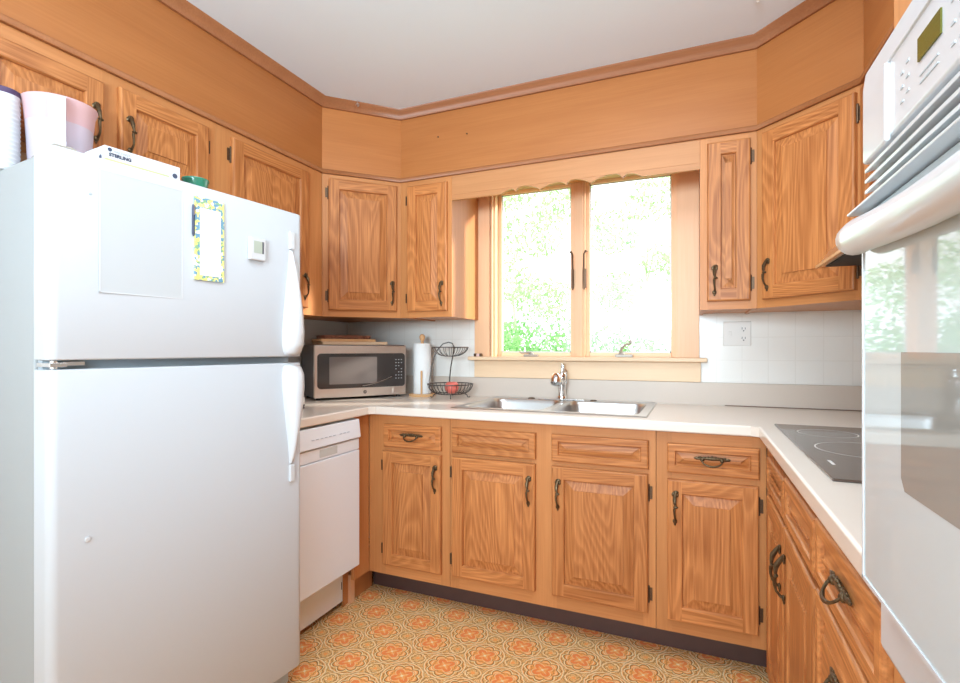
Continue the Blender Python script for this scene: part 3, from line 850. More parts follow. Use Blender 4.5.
# chamfer blocks in the two inner corners
top = thing('countertop', 'beige laminate worktop running round three sides with the sink set in', 'countertop')
mb.build('slab', M['lam'], top, bevel=0.007, segs=3)
mb = MB()
for (cx_, sx) in ((0.645, 1), (2.232, -1)):
    mb = MB(); mb.prism([(cx_ - sx * .003, -0.642), (cx_ + sx * 0.024, -0.644), (cx_ - sx * 0.002, -0.670)], Z0 + .004, ZT - .0015)
    mb.build('corner_infill', M['lam'], top, smooth=False)
mb = MB().box(0.022, W - 0.022, 0.008, WY - 0.001, ZT - 0.038, 1.020)
mb.box(0.001, 0.021, -1.155, WY - 0.001, ZT - 0.0, 1.020); mb.box(W - 0.021, W - 0.001, -1.878, WY - 0.001, ZT - 0.0, 1.020)
mb.build('backsplash', M['lam_bs'], top, bevel=0.002)
MB().box(2.16, 2.84, 0.002, 0.0085, ZT, ZT + 0.003).box(1.05, 1.84, 0.004, 0.0085, ZT, ZT + 0.002).build('caulk_line', pm('old_caulk', (0.16, 0.09, 0.06), 0.8), top)

# ------------------------------------------------------------------ sink
def rrect(cx, cy, hx, hy, r, z, n=7):
    out = []
    for (sx, sy, a0) in ((1, 1, 0), (-1, 1, 90), (-1, -1, 180), (1, -1, 270)):
        for i in range(n):
            a = R(a0 + 90 * i / (n - 1))
            out.append((cx + sx * (hx - r) + r * math.cos(a), cy + sy * (hy - r) + r * math.sin(a), z))
    return out
def outer_match(inner, cx, cy, x0, x1, y0, y1, z):
    out = []; n = len(inner) // 4
    for i, (x, y, _) in enumerate(inner):
        dx, dy = x - cx, y - cy
        ex = x1 if dx > 0 else x0; ey = y1 if dy > 0 else y0
        tx = (ex - cx) / dx if abs(dx) > 1e-9 else 1e9; ty = (ey - cy) / dy if abs(dy) > 1e-9 else 1e9
        t = min(tx, ty); px, py = cx + dx * t, cy + dy * t
        if i % n == n // 2: px, py = ex, ey
        out.append((px, py, z))
    return out
SX0, SX1, SY0, SY1 = 1.018, 1.857, -0.562, -0.004
sink = thing('kitchen_sink', 'double-bowl stainless steel sink let into the worktop', 'sink')
mb = MB()
xm = (SX0 + SX1) / 2; zr = ZT + 0.004
bowls = []
for (a, b) in ((SX0, xm), (xm, SX1)):
    ix0 = a + (0.034 if a == SX0 else 0.016); ix1 = b - (0.034 if b == SX1 else 0.016)
    iy0, iy1 = SY0 + 0.036, SY1 - 0.085
    cx_, cy_ = (ix0 + ix1) / 2, (iy0 + iy1) / 2; hx, hy = (ix1 - ix0) / 2, (iy1 - iy0) / 2
    inner = rrect(cx_, cy_, hx, hy, 0.055, zr)
    outer = outer_match(inner, cx_, cy_, a, b, SY0, SY1, zr)
    mb.loft([outer, inner], cap0=False, cap1=False)
    bowls.append((cx_, cy_, hx, hy))
# rim lip down to the worktop
lip = [(SX0, SY0), (SX1, SY0), (SX1, SY1), (SX0, SY1)]
mb.loft([[(x, y, zr) for x, y in lip], [(x + (0.004 if x == SX1 else -0.004), y + (0.003 if y == SY1 else -0.004), ZT + 0.0005) for x, y in lip]], cap0=False, cap1=False)
mb.build('rim', M['sink'], sink, ang=30)
for cx_, cy_, hx, hy in bowls:
    mb = MB(); rings = []
    for f_, z in ((0, zr), (0.004, zr - 0.004), (0.008, zr - 0.02), (0.014, zr - 0.13), (0.030, zr - 0.165), (0.060, zr - 0.175)):
        rings.append(rrect(cx_, cy_, hx - f_, hy - f_, max(0.03, 0.055 - f_ * 0.2), z))
    rings.append(rrect(cx_, cy_, 0.04, 0.04, 0.039, zr - 0.180))
    mb.loft(rings, cap0=False, cap1=True)
    bw = mb.build('bowl', M['sink'], sink, ang=60)
    MB().lathe([(0.038, zr - 0.1795), (0.036, zr - 0.176), (0.028, zr - 0.178), (0.010, zr - 0.177)], cx_, cy_, 24).build('drain', M['chrome'], bw)
MB().lathe([(0.019, zr), (0.019, zr + 0.003), (0.010, zr + 0.006)], 1.235, -0.045, 18).lathe([(0.016, zr), (0.016, zr + 0.003), (0.010, zr + 0.005)], 1.560, -0.045, 18).build('hole_cover', M['hinge'], sink)

f = thing('kitchen_faucet', 'chrome pull-out kitchen faucet standing behind the sink', 'faucet', (1.397, -0.040, zr))
MB().box(-0.12, 0.12, -0.026, 0.026, 0, 0.006).build('deck_plate', M['chrome'], f, bevel=0.003)
mb = MB().lathe([(0.027, 0.006), (0.026, 0.014), (0.021, 0.020), (0.019, 0.060), (0.021, 0.075), (0.023, 0.100), (0.023, 0.128), (0.018, 0.137), (0.010, 0.140)])
mb.build('body', M['chrome'], f)
mb = MB().tube([(0, -0.008, 0.088), (0.002, -0.05, 0.104), (0.004, -0.095, 0.114), (0.006, -0.135, 0.117)], [0.016, 0.015, 0.016, 0.018], 14)
mb.build('spout', M['chrome'], f)
mb = MB().lathe_dir([(0.008, -0.024), (0.019, -0.020), (0.025, -0.008), (0.027, 0.010), (0.026, 0.026), (0.021, 0.032), (0.008, 0.033)], (0.007, -0.148, 0.117), (0.05, -0.45, -0.9), 20)
mb.build('spray_head', M['chrome'], f)
mb = MB().tube([(0, 0.0, 0.132), (0.002, 0.004, 0.152), (0.004, 0.006, 0.170), (0.003, 0.004, 0.184)], [0.011, 0.009, 0.012, 0.009], 12)
mb.tube([(0.006, 0.004, 0.16), (0.022, 0.006, 0.150), (0.024, 0.006, 0.120), (0.024, 0.006, 0.085)], [0.005, 0.005, 0.004, 0.004], 8)
mb.build('lever', M['chrome'], f)

# ------------------------------------------------------------------ outlet
o = thing('wall_outlet', 'white double wall plate with blank switch and duplex outlet on tile', 'outlet', (2.153, WY, 1.193))
MB().box(0, 0.117, -0.006, 0, 0, 0.114).build('plate', M['ivory'], o, bevel=0.003)
MB().box(0.024, 0.036, -0.010, -0.006, 0.047, 0.069).build('switch', M['ivory'], o, bevel=0.001)
for z in (0.035, 0.079):
    s_ = MB().lathe_dir([(0.0155, 0), (0.0155, 0.0015)], (0.086, -0.006, z), (0, -1, 0), 20).build('socket', M['ivory'], o)
    MB().box(0.0785, 0.0805, -0.0082, -0.0074, z - 0.002, z + 0.008).box(0.0915, 0.0935, -0.0082, -0.0074, z - 0.002, z + 0.007).lathe_dir([(0.0028, 0), (0.0028, 0.0006)], (0.086, -0.0075, z - 0.008), (0, -1, 0), 10).build('slot', M['near_black'], s_)

# ------------------------------------------------------------------ cooktop
o = thing('cooktop', 'black glass cooktop with pale burner rings set in the worktop', 'cooktop', (0, 0, ZT))
MB().box(2.285, 2.800, -1.415, -0.600, 0.0002, 0.006).build('glass', M['black_glass'], o, bevel=0.002)
def ringm(cx, cy, r, wd=0.0018):
    mb = MB(); n = 64
    a = [(cx + (r - wd) * math.cos(2 * PI * i / n), cy + (r - wd) * math.sin(2 * PI * i / n), 0.0064) for i in range(n)]
    b = [(cx + (r + wd) * math.cos(2 * PI * i / n), cy + (r + wd) * math.sin(2 * PI * i / n), 0.0064) for i in range(n)]
    mb.loft([a, b], cap0=False, cap1=False); return mb.build('burner_ring', M['ring'], o)
ringm(2.405, -0.775, 0.078); ringm(2.440, -1.045, 0.115); ringm(2.66, -0.79, 0.10); ringm(2.67, -1.10, 0.08)
MB().box(2.315, 2.322, -1.27, -1.22, 0.006, 0.0064).build('control_mark', M['ring'], o)

# ------------------------------------------------------------------ range hood
h = thing('range_hood', 'slim metal range hood with dark underside over the cooktop', 'range hood', (0, 0, 0))
prof = [(2.405, 1.452), (2.435, 1.500), (W - 0.001, 1.560), (W - 0.001, 1.452)]
mb = MB(); mb.loft([[(x, -1.395, z) for x, z in prof], [(x, -0.640, z) for x, z in prof]])
mb.build('canopy', M['steel'], h, bevel=0.002)
MB().box(2.425, 2.850, -1.38, -0.655, 1.448, 1.4515).build('filter', M['near_black'], h)
MB().box(2.400, 2.408, -1.396, -0.639, 1.447, 1.456).build('front_trim', M['peg'], h)
c = thing('wall_cabinet', 'oak wall cabinet over the range hood', 'cabinet', (W - U, -0.611, 0), -PI / 2)
carcass_upper(c, 1.266, U - 0.002, 1.562, zt); upper_frame(c, 1.266, 1.562, [(0, 0.04), (0.613, 0.653), (1.226, 1.266)])
door(c, 0.035, 0.620, 1.59, 2.02); door(c, 0.646, 1.231, 1.59, 2.02)

# ------------------------------------------------------------------ tall oven housing and the oven
OX, OY = 2.25, -1.880
OW = 0.80
c = thing('oven_cabinet', 'tall oak housing around the white wall oven', 'cabinet', (OX, OY, 0), -PI / 2)
mb = MB(); dpt = W - OX - 0.002
mb.box(0, 0.018, 0.0195, dpt, 0, zt); mb.box(OW - 0.018, OW, 0.0195, dpt, 0, zt); mb.box(0.018, OW - 0.018, dpt - 0.01, dpt, 0, zt)
mb.box(0.018, OW - 0.018, 0.0195, dpt - 0.01, 0.78, 0.80); mb.box(0.018, OW - 0.018, 0.0195, dpt - 0.01, 1.50, 1.52); mb.box(0.018, OW - 0.018, 0.0195, dpt - 0.01, zt - .02, zt)
mb.build('carcass', M['frame_v'], c, smooth=False)
frame(c, OW, 0.0, zt, [(0, 0.13), (OW - 0.05, OW)], [(0.13, OW - 0.05, 0, 0.12), (0.13, OW - 0.05, 0.76, 0.83), (0.13, OW - 0.05, 1.47, 1.55), (0.13, OW - 0.05, zt - 0.04, zt)])
door(c, 0.125, 0.435, 0.13, 0.765); door(c, 0.445, OW - 0.045, 0.13, 0.765)
door(c, 0.125, 0.435, 1.56, 2.02); door(c, 0.445, OW - 0.045, 1.56, 2.02)

# oven, local frame: x from its window-side edge toward the camera side, -y out of the wall
ov = thing('wall_oven', 'white built-in wall oven with curved handle at the right edge', 'oven', (2.19, -1.994, 0), -PI / 2)
LW = 0.66
DEEP = OX - 2.19
MB().box(0.035, LW - 0.035, DEEP + 0.02, 0.50, 0.86, 1.46).build('body', M['gasket'], ov)
M['oven_glass'] = pm('white_oven_glass', (0.52, 0.56, 0.56), 0.03, spec=0.5, coat=0.0, noise=0.0)
M['oven_window'] = pm('dark_oven_window', (0.27, 0.26, 0.235), 0.04, spec=0.5)
dr = MB().box(0, LW, 0.0012, DEEP - 0.004, 0.946, 1.318).build('oven_door', M['oven_glass'], ov, bevel=0.0012)
# see-through window: five-sided at the visible corner, printed on the glass
wz0, wz1 = 1.0617, 1.178
poly = [(0.105, wz0 + 0.010), (0.113, wz0), (LW - 0.113, wz0), (LW - 0.105, wz0 + 0.010), (LW - 0.105, wz1), (0.105, wz1)]
mb = MB(); n0 = len(mb.v)
mb.loft([[(x, 0.0009, z) for x, z in poly], [(x, 0.003, z) for x, z in poly]])
mb.build('door_window', M['oven_window'], dr, smooth=False)
# white frame edge along the door's left side
MB().box(-0.001, 0.002, 0.0, DEEP - 0.006, 0.944, 1.320).box(-0.001, LW, 0.0, DEEP - 0.006, 0.944, 0.9475).build('door_trim', M['white'], dr)
# handle: stout curved bar whose ends sweep in to the door
hx0, hx1 = 0.010, LW - 0.010; hz = 1.296
pts = [(hx0 - 0.004, -0.002, hz - 0.006), (hx0 - 0.006, -0.006, hz - 0.004), (hx0 + 0.006, -0.010, hz - 0.004)]
pts += [(hx0 + 0.03 + (LW / 2 - hx0 - 0.03) * i / 6, -0.011 - 0.001 * i / 6, hz - 0.0045 - 0.0105 * math.sin(PI * min(1, i / 4) / 2)) for i in range(7)]
pts += [(LW - x, y, z) for x, y, z in pts[:-1][::-1]]
rs = [0.007, 0.013, 0.0165, 0.0168, 0.0165, 0.016, 0.016, 0.016, 0.016, 0.016]
mb = MB().tube(pts, rs + rs[:-1][::-1], 20)
mb.build('door_handle', M['white'], dr, ang=80)
# control panel and louvres
prof = [(0.0, DEEP - 0.002), (0.0, 0.004), (0.006, 0.0)]
mb = MB()
pp = [(0.0, 1.370), (0.0, 1.447), (0.010, 1.461), (LW - 0.010, 1.461), (LW, 1.447), (LW, 1.370)]
mb.prism_y(pp, 0.0, DEEP - 0.003)
pnl = mb.build('control_panel', M['white'], ov, bevel=0.003)
MB().box(0.074, 0.082, -0.004, 0.001, 1.366, 1.436).box(LW - 0.082, LW - 0.074, -0.004, 0.001, 1.366, 1.436).build('panel_bar', M['white'], pnl, bevel=0.002)
MB().box(0.078, LW - 0.078, -0.0018, 0.001, 1.436, 1.440).build('panel_rib', M['white'], pnl, bevel=0.001)
MB().box(0.146, 0.186, -0.0012, 0.001, 1.402, 1.420).build('display', M['lcd'], pnl)
mb = MB()
for i, (x, z) in enumerate([(0.108, 1.410), (0.108, 1.398), (0.108, 1.386), (0.120, 1.414), (0.120, 1.402), (0.120, 1.390), (0.200, 1.414), (0.212, 1.414), (0.200, 1.398), (0.212, 1.398), (0.200, 1.384), (0.212, 1.384), (0.224, 1.406), (0.224, 1.390)]):
    mb.box(x, x + 0.006, -0.0006, 0.001, z, z + 0.002)
for z in (1.390, 1.384): mb.box(0.148, 0.180, -0.0006, 0.001, z, z + 0.0012)
mb.build('button_print', M['greyink'], pnl)
mb = MB()
mb.box(0.004, LW - 0.004, 0.012, DEEP - 0.003, 1.322, 1.370)
mb.build('vent_back', M['white'], ov)
for i in range(4):
    z = 1.360 - i * 0.0105
    MB().loft([[(x, 0.010, z + 0.006), (x, -0.0020, z + 0.0005), (x, -0.0020, z - 0.0030), (x, 0.010, z + 0.0010)] for x in (0.016, LW - 0.016)]).build('vent_louvre', M['white'], ov, bevel=0.0006)
MB().loft([[(x, 0.012, 1.331), (x, -0.012, 1.322), (x, -0.012, 1.3195), (x, 0.012, 1.3195)] for x in (-0.006, LW + 0.006)]).build('vent_lip', M['white'], ov, bevel=0.001)
# lower trim set back under the door
mb = MB().box(-0.03, LW + 0.03, 0.022, DEEP - 0.001, 0.862, 0.943)
mb.build('lower_trim', M['white'], ov, bevel=0.008, segs=3)
MB().box(0.02, LW - 0.02, 0.0215, 0.023, 0.925, 0.927).box(0.02, LW - 0.02, 0.0215, 0.023, 0.915, 0.9165).build('trim_slot', M['slot'], ov)

# ------------------------------------------------------------------ dishwasher (front faces +X)
DY0, DY1 = -1.155, -0.728
dw = thing('dishwasher', 'white built-in dishwasher half hidden behind the refrigerator', 'dishwasher', (0.640, DY0, 0), PI / 2)
wd = DY1 - DY0
MB().box(0.002, wd - 0.002, 0.03, 0.57, 0.232, 0.868).build('tub', M['slot'], dw)
MB().box(0, wd, 0, 0.03, 0.209, 0.728).build('door_panel', M['dw_white'], dw, bevel=0.004)
MB().box(0, wd, 0.003, 0.03, 0.731, 0.778).build('latch_band', M['dw_white'], dw, bevel=0.002)
mb = MB().loft([[(x, 0.003, 0.781), (x, -0.008, 0.786), (x, 0.002, 0.866), (x, 0.03, 0.866), (x, 0.03, 0.781)] for x in (0, wd)])
cp = mb.build('control_panel', M['dw_white'], dw, bevel=0.003)
mb = MB()
for i in range(9):
    x = 0.11 + i * 0.026 + (0.015 if i > 5 else 0)
    mb.box(x, x + 0.014, -0.0068, -0.004, 0.818, 0.8205)
mb.build('button_print', M['ink_dw'], cp)
MB().box(0.165, 0.275, 0.0018, 0.004, 0.740, 0.772).build('handle_recess', M['slot'], dw, bevel=0.001)
MB().box(0.028, 0.038, -0.0075, -0.003, 0.800, 0.818).build('badge', M['darkgrey'], cp)
kp = MB().box(0.004, wd - 0.002, 0.092, 0.104, 0.028, 0.230).build('access_panel', M['dw_white'], dw, bevel=0.001)
MB().box(wd - 0.012, wd - 0.009, 0.0905, 0.093, 0.085, 0.118).build('panel_slot', M['near_black'], kp)
MB().box(0.02, wd - 0.02, 0.115, 0.55, 0.035, 0.230).build('base_pan', M['near_black'], dw)
MB().box(0.012, 0.03, 0.12, 0.14, 0, 0.04).box(wd - 0.03, wd - 0.012, 0.12, 0.14, 0, 0.04).box(0.012, 0.03, 0.5, 0.52, 0, 0.04).box(wd - 0.03, wd - 0.012, 0.5, 0.52, 0, 0.04).build('leveling_foot', M['near_black'], dw)

# ------------------------------------------------------------------ refrigerator (front faces +X, slightly turned)
FA = R(83.4)
fr = thing('refrigerator', 'white top-freezer refrigerator filling the left foreground', 'refrigerator', (0.681, -1.950, 0), FA)
FW, FH = 0.727, 1.647
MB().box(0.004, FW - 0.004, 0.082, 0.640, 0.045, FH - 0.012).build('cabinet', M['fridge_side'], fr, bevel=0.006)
def bdoor(z0, z1, name):
    """door with softly rounded long edges and slight crown"""
    t = 0.070; prof = []
    n = 10; r = 0.022
    for i in range(n + 1):
        a = R(180 + 90 * i / n); prof.append((r + r * math.cos(a), r + r * math.sin(a) * 1.0))
    for i in range(1, 12):
        x = r + (FW - 2 * r) * i / 12; prof.append((x, -0.004 * math.sin(PI * i / 12)))
    for i in range(n + 1):
        a = R(270 + 90 * i / n); prof.append((FW - r + r * math.cos(a), r + r * math.sin(a)))
    prof += [(FW, t), (0, t)]
    e = 0.004
    rings = []
    for z, s in ((z0, e), (z0 + e * .4, e * .3), (z0 + e, 0), (z1 - e, 0), (z1 - e * .4, e * .3), (z1, e)):
        rings.append([(min(max(x, s), FW - s), min(max(y, -1), t) + (s if y < 0.03 else 0), z) for x, y in prof])
    return MB().loft(rings).build(name, M['fridge'], fr, ang=50)
bot = bdoor(0.079, 1.132, 'refrigerator_door')
frz = bdoor(1.154, FH, 'freezer_door')
MB().box(0.012, FW - 0.012, 0.070, 0.083, 0.085, 1.128).box(0.012, FW - 0.012, 0.070, 0.083, 1.158, FH - 0.016).box(0.012, FW - 0.012, 0.06, 0.083, 1.1285, 1.1575).build('door_gasket', M['gasket'], fr)
MB().box(0.02, FW - 0.02, 0.05, 0.60, 0.012, 0.072).build('toe_grille', M['gasket'], fr)
mb = MB()
for x in (0.05, FW - 0.05):
    for y in (0.12, 0.58): mb.lathe([(0.018, 0), (0.018, 0.02)], x, y, 12)
mb.build('foot', M['black'], fr)
# centre hinge and top hinge cover
mb = MB().box(0.006, 0.040, 0.006, 0.075, 1.138, 1.148); mb.box(0.040, 0.085, 0.030, 0.075, 1.140, 1.150)
mb.lathe([(0.008, 1.133), (0.008, 1.153)], 0.020, 0.024, 12)
mb.build('center_hinge', M['chrome'], fr, bevel=0.001)
mb = MB().loft([[(x, 0.02, FH + 0.0005), (x, 0.12, FH - .010), (x, 0.12, FH - .010 + h), (x, 0.02, FH + h)] for x, h in ((0.012, 0.004), (0.02, 0.010), (0.055, 0.012), (0.075, 0.003))])
mb.build('top_hinge', M['taupe'], fr, bevel=0.002)
# handles
def fhandle(par, zn, zw, name='door_handle'):
    """zn = narrow far end, zw = broad end at the door split"""
    K = [(0.00, 0.0085, 0.008), (0.06, 0.009, 0.016), (0.2, 0.013, 0.030), (0.4, 0.021, 0.044), (0.6, 0.029, 0.052), (0.78, 0.034, 0.054), (0.9, 0.034, 0.050), (0.97, 0.030, 0.038), (1.0, 0.022, 0.018)]
    rings = []
    for t_, hw, d in K:
        z = zn + (zw - zn) * t_; xc = 0.676 - 0.004 * t_
        rg = []
        # D-shaped section: broad at the door on the left, grip lip on the right
        for a in range(0, 181, 15):
            aa = R(a); rg.append((xc + hw * math.cos(aa) + (0.006 if a < 60 else 0) * t_, 0.006 - (d + 0.004) * math.sin(aa) ** 0.8, z))
        rings.append(rg)
    return MB().loft(rings).build(name, M['white'], par, ang=70)
fhandle(frz, 1.515, 1.160); fhandle(bot, 0.790, 1.127)
MB().box(0.667, 0.685, -0.010, 0.004, 1.519, 1.579).build('handle_cap', M['white'], frz, bevel=0.002)
MB().box(0.667, 0.685, -0.010, 0.004, 0.729, 0.786).build('handle_cap', M['white'], bot, bevel=0.002)
MB().lathe_dir([(0.006, 0), (0.006, 0.003), (0.003, 0.004)], (0.077, -0.0012, 0.725), (0, -1, 0), 14).build('plug_button', M['white'], bot)
MB().lathe_dir([(0.0035, 0), (0.003, 0.002)], (0.083, -0.0012, 1.553), (0, -1, 0), 10).build('screw_dot', M['gasket'], frz)

def on_fridge(name, label, cat, x, z, y=-0.006):
    p = Vector((0.681, -1.950, 0)) + Vector((x * math.cos(FA) - y * math.sin(FA), x * math.sin(FA) + y * math.cos(FA), z))
    return thing(name, label, cat, p, FA)
# clear sleeve
t = on_fridge('plastic_sleeve', 'clear plastic document sleeve stuck on the freezer door', 'sleeve', 0.100, 1.318, -0.0030)
MB().box(0, 0.204, -0.0012, 0, 0, 0.302).build('sheet', M['sheet'], t)
MB().box(0, 0.204, -0.0017, -0.0012, 0, 0.003).box(0, 0.003, -0.0017, -0.0012, 0, 0.302).box(0.201, 0.204, -0.0017, -0.0012, 0, 0.302).box(0, 0.204, -0.0017, -0.0012, 0.299, 0.302).build('seam', M['white'], t)
# note pad
t = on_fridge('magnetic_notepad', 'long lined notepad with lemon and leaf border on the freezer door', 'notepad', 0.335, 1.377, -0.0045)
MB().box(0, 0.088, -0.006, 0, 0, 0.236).build('backing', M['lemons'], t)
MB().box(0.014, 0.077, -0.0066, -0.006, 0.014, 0.206).build('page', pm('page_white', (0.86, 0.86, 0.88), 0.8), t)
mb = MB()
for i in range(14): mb.box(0.018, 0.073, -0.0069, -0.0065, 0.022 + i * 0.013, 0.0227 + i * 0.013)
mb.build('ruled_lines', pm('pale_rule', (0.62, 0.66, 0.74), 0.8), t)
t = on_fridge('pen', 'slim dark blue pen clipped along the left edge of the notepad', 'pen', 0.3315, 1.498, -0.008)
MB().lathe([(0.0015, 0), (0.0035, 0.008), (0.0035, 0.085), (0.0025, 0.090)], 0, 0, 10).build('barrel', M['ptext'], t)
MB().box(-0.001, 0.001, -0.0055, -0.0035, 0.060, 0.088).build('clip', M['steel'], t)
# thermometer
t = on_fridge('digital_thermometer', 'small white digital thermometer with grey display on the freezer door', 'thermometer', 0.506, 1.460, -0.0032)
MB().box(0, 0.058, -0.014, 0, 0, 0.072).build('housing', M['white'], t, bevel=0.004)
MB().box(0.013, 0.049, -0.0146, -0.0138, 0.022, 0.060).build('display', M['lcdg'], t)
MB().box(0.043, 0.049, -0.0149, -0.0144, 0.022, 0.060).build('display_edge', M['darkgrey'], t)

# ---- things on top of the fridge
FT = FH - 0.012
t = on_fridge('glove_box', 'flat white box with dark print and a lime green stripe on the fridge', 'box', 0.116, FH, 0.006)
BL, BD, BH = 0.186, 0.100, 0.037
MB().box(0, BL, 0, BD, 0, BH).build('carton', M['white'], t, bevel=0.001)
MB().box(0.0, BL - 0.03, -0.0004, 0.001, 0.001, 0.006).build('stripe', M['lime'], t)
MB().box(0.06, BL - 0.03, -0.0004, 0.001, 0.008, 0.013).build('pale_stripe', pm('pale_green_print', (0.66, 0.70, 0.60), 0.6), t)
text('lettering', 'HALYARD', 0.0085, M['greyink'], t, (0.020, -0.0006, 0.0245), bold=0.0002)
text('lettering', 'STERLING', 0.0115, M['ptext'], t, (0.010, -0.0006, 0.0130), bold=0.0005)
MB().lathe_dir([(0.0050, 0), (0.0050, 0.0006)], (0.012, 0.0003, 0.0290), (0, -1, 0), 16).lathe_dir([(0.0068, 0), (0.0068, 0.0006)], (BL - 0.014, 0.0003, 0.010), (0, -1, 0), 16).build('round_mark', M['ptext'], t)
MB().lathe_dir([(0.0068, 0), (0.0068, 0.0006)], (0.0003, 0.020, 0.010), (-1, 0, 0), 16).box(-0.0004, 0.001, 0.07, 0.095, 0.018, 0.021).build('end_mark', M['ptext'], t)

p = thing('measuring_pitcher', 'translucent pinkish plastic pitcher with white strap handle on fridge', 'pitcher', (0.437, -1.797, FT))
mb = MB()
outp = [(0.063, 0.0), (0.066, 0.004), (0.070, 0.09), (0.073, 0.145)]
mb.lathe([(0.001, 0.0)] + outp + [(0.071, 0.145), (0.068, 0.09), (0.064, 0.006), (0.001, 0.006)], n=40)
mb.build('bucket', M['pinkclear'], p, ang=50)
mb = MB(); mb.lathe([(0.0732, 0.145), (0.077, 0.185), (0.0830, 0.203), (0.0830, 0.2055), (0.0805, 0.2055), (0.075, 0.185), (0.0712, 0.145)], n=40, cap=False)
mb.loft([[(0, 0, 0)] * 3, [(0, 0, 0)] * 3]) if False else None
mb.build('rim_band', M['pinkband'], p, ang=50)
ha = R(-31)
rings = []
for z, r_ in ((0.200, 0.079), (0.199, 0.093), (0.186, 0.100), (0.14, 0.099), (0.09, 0.096), (0.05, 0.091), (0.030, 0.082), (0.022, 0.068)):
    c_ = Vector((math.cos(ha), math.sin(ha), 0)); tt = Vector((-c_.y, c_.x, 0))
    o_ = c_ * r_ + Vector((0, 0, z)); n_ = c_ * 0.005
    rings.append([o_ + tt * 0.017 - n_, o_ + tt * 0.017 + n_, o_ + tt * 0.008 + n_ * .6, o_ - tt * 0.008 + n_ * .6, o_ - tt * 0.017 + n_, o_ - tt * 0.017 - n_])
MB().loft(rings).build('strap_handle', M['white'], p, ang=60)

p = thing('ribbed_tub', 'ribbed white plastic tub with dark purple lid at the picture edge', 'tub', (0.393, -1.904, FT))
prof = [(0.033, 0.0)]
for i in range(16):
    z = 0.006 + i * 0.0115; prof += [(0.0365, z), (0.0350, z + 0.004), (0.0350, z + 0.007)]
prof += [(0.0365, 0.192), (0.0365, 0.198)]
MB().lathe(prof, n=36).build('tub', M['white'], p, ang=20)
MB().lathe([(0.0372, 0.193), (0.0378, 0.196), (0.0378, 0.206), (0.035, 0.208), (0.031, 0.206)], n=36).build('lid', M['purple'], p)
p = thing('green_dish', 'small dark green glass dish showing over the fridge edge', 'dish', (0.650, -1.555, FT))
MB().lathe([(0.016, 0), (0.020, 0.003), (0.033, 0.030), (0.036, 0.046), (0.034, 0.046), (0.030, 0.030), (0.016, 0.006)], n=28).build('bowl', M['green'], p)
MB().lathe([(0.0365, 0.045), (0.0375, 0.048), (0.037, 0.052), (0.034, 0.052), (0.0335, 0.0475)], n=28, cap=False).build('rim', M['green'], p)

# ------------------------------------------------------------------ microwave
MA = math.atan2(0.812, 0.584)
mw = thing('microwave', 'stainless steel microwave with black glass door in the left counter corner', 'microwave', (0.255, -0.580, ZT), MA)
MWW, MWH, MWD = 0.500, 0.287, 0.285
z0 = 0.014
MB().box(0, MWW, 0.022, MWD, z0, MWH).build('casing', M['darkgrey'], mw, bevel=0.003)
MB().box(0.0, MWW, 0.0, 0.0215, z0, MWH - 0.003).build('front_frame', M['steel'], mw, bevel=0.004)
gx0, gx1 = MWW * 0.030, MWW * 0.985
gz0, gz1 = z0 + 0.17 * 0.273, z0 + 0.835 * 0.273
def rr(x0, x1, z0_, z1_, r, y0, y1, m=0, mb=None):
    mb = mb or MB(); pts = [(x, z) for x, z, _ in rrect((x0 + x1) / 2, (z0_ + z1_) / 2, (x1 - x0) / 2, (z1_ - z0_) / 2, r, 0, 5)]
    return mb.prism_y(pts, y0, y1, m)
dgl = rr(gx0, gx1, gz0, gz1, 0.018, -0.004, 0.002).build('door_glass', pm('microwave_black_glass', (0.045, 0.038, 0.036), 0.08, spec=0.6), mw, bevel=0.001)
rr(MWW * 0.15, MWW * 0.66, z0 + 0.25 * 0.273, z0 + 0.77 * 0.273, 0.004, -0.0052, -0.003).build('viewing_window', pm('microwave_mesh_window', (0.17, 0.145, 0.135), 0.25, noise=0.1, nscale=500), dgl)
mb = MB()
for i in range(3):
    for j in range(7):
        x = MWW * 0.872 + i * 0.016; z = z0 + 0.70 * 0.273 - j * 0.017
        if (i + j) % 5 != 4: mb.box(x, x + 0.006, -0.0050, -0.0038, z, z + 0.004)
mb.build('keypad', M['greyink'], dgl)
mb = MB().tube([(MWW * (0.50 + 0.33 * i / 8), -0.0048, z0 + 0.273 * (0.205 + 0.165 * (i / 8) ** 1.6)) for i in range(9)], 0.0012, 6)
mb.build('arc_line', M['steel'], dgl)
MB().box(MWW * 0.845, MWW * 0.965, -0.004, 0.002, z0 + 0.045 * 0.273, z0 + 0.135 * 0.273).build('door_button', M['steel'], mw, bevel=0.0015)
MB().lathe_dir([(0.0095, 0), (0.0095, 0.001)], (MWW * 0.53, 0.0, z0 + 0.085 * 0.273), (0, -1, 0), 20).build('badge', M['black'], mw)
mb = MB(); ring_pts = [(MWW * 0.53 + 0.0072 * math.cos(2 * PI * i / 20), -0.0012, z0 + 0.085 * 0.273 + 0.0072 * math.sin(2 * PI * i / 20)) for i in range(20)]
mb.tube(ring_pts, 0.0006, 5, loop=True).build('badge_ring', M['steel'], mw)
text('badge_lettering', 'GE', 0.0085, M['steel'], mw, (MWW * 0.53 - 0.0054, -0.0014, z0 + 0.085 * 0.273 - 0.0030))
mb = MB()
for x in (0.03, MWW - 0.03):
    for y in (0.04, MWD - 0.04): mb.lathe([(0.012, 0), (0.012, z0 + .002)], x, y, 12)
mb.build('foot', M['black'], mw)
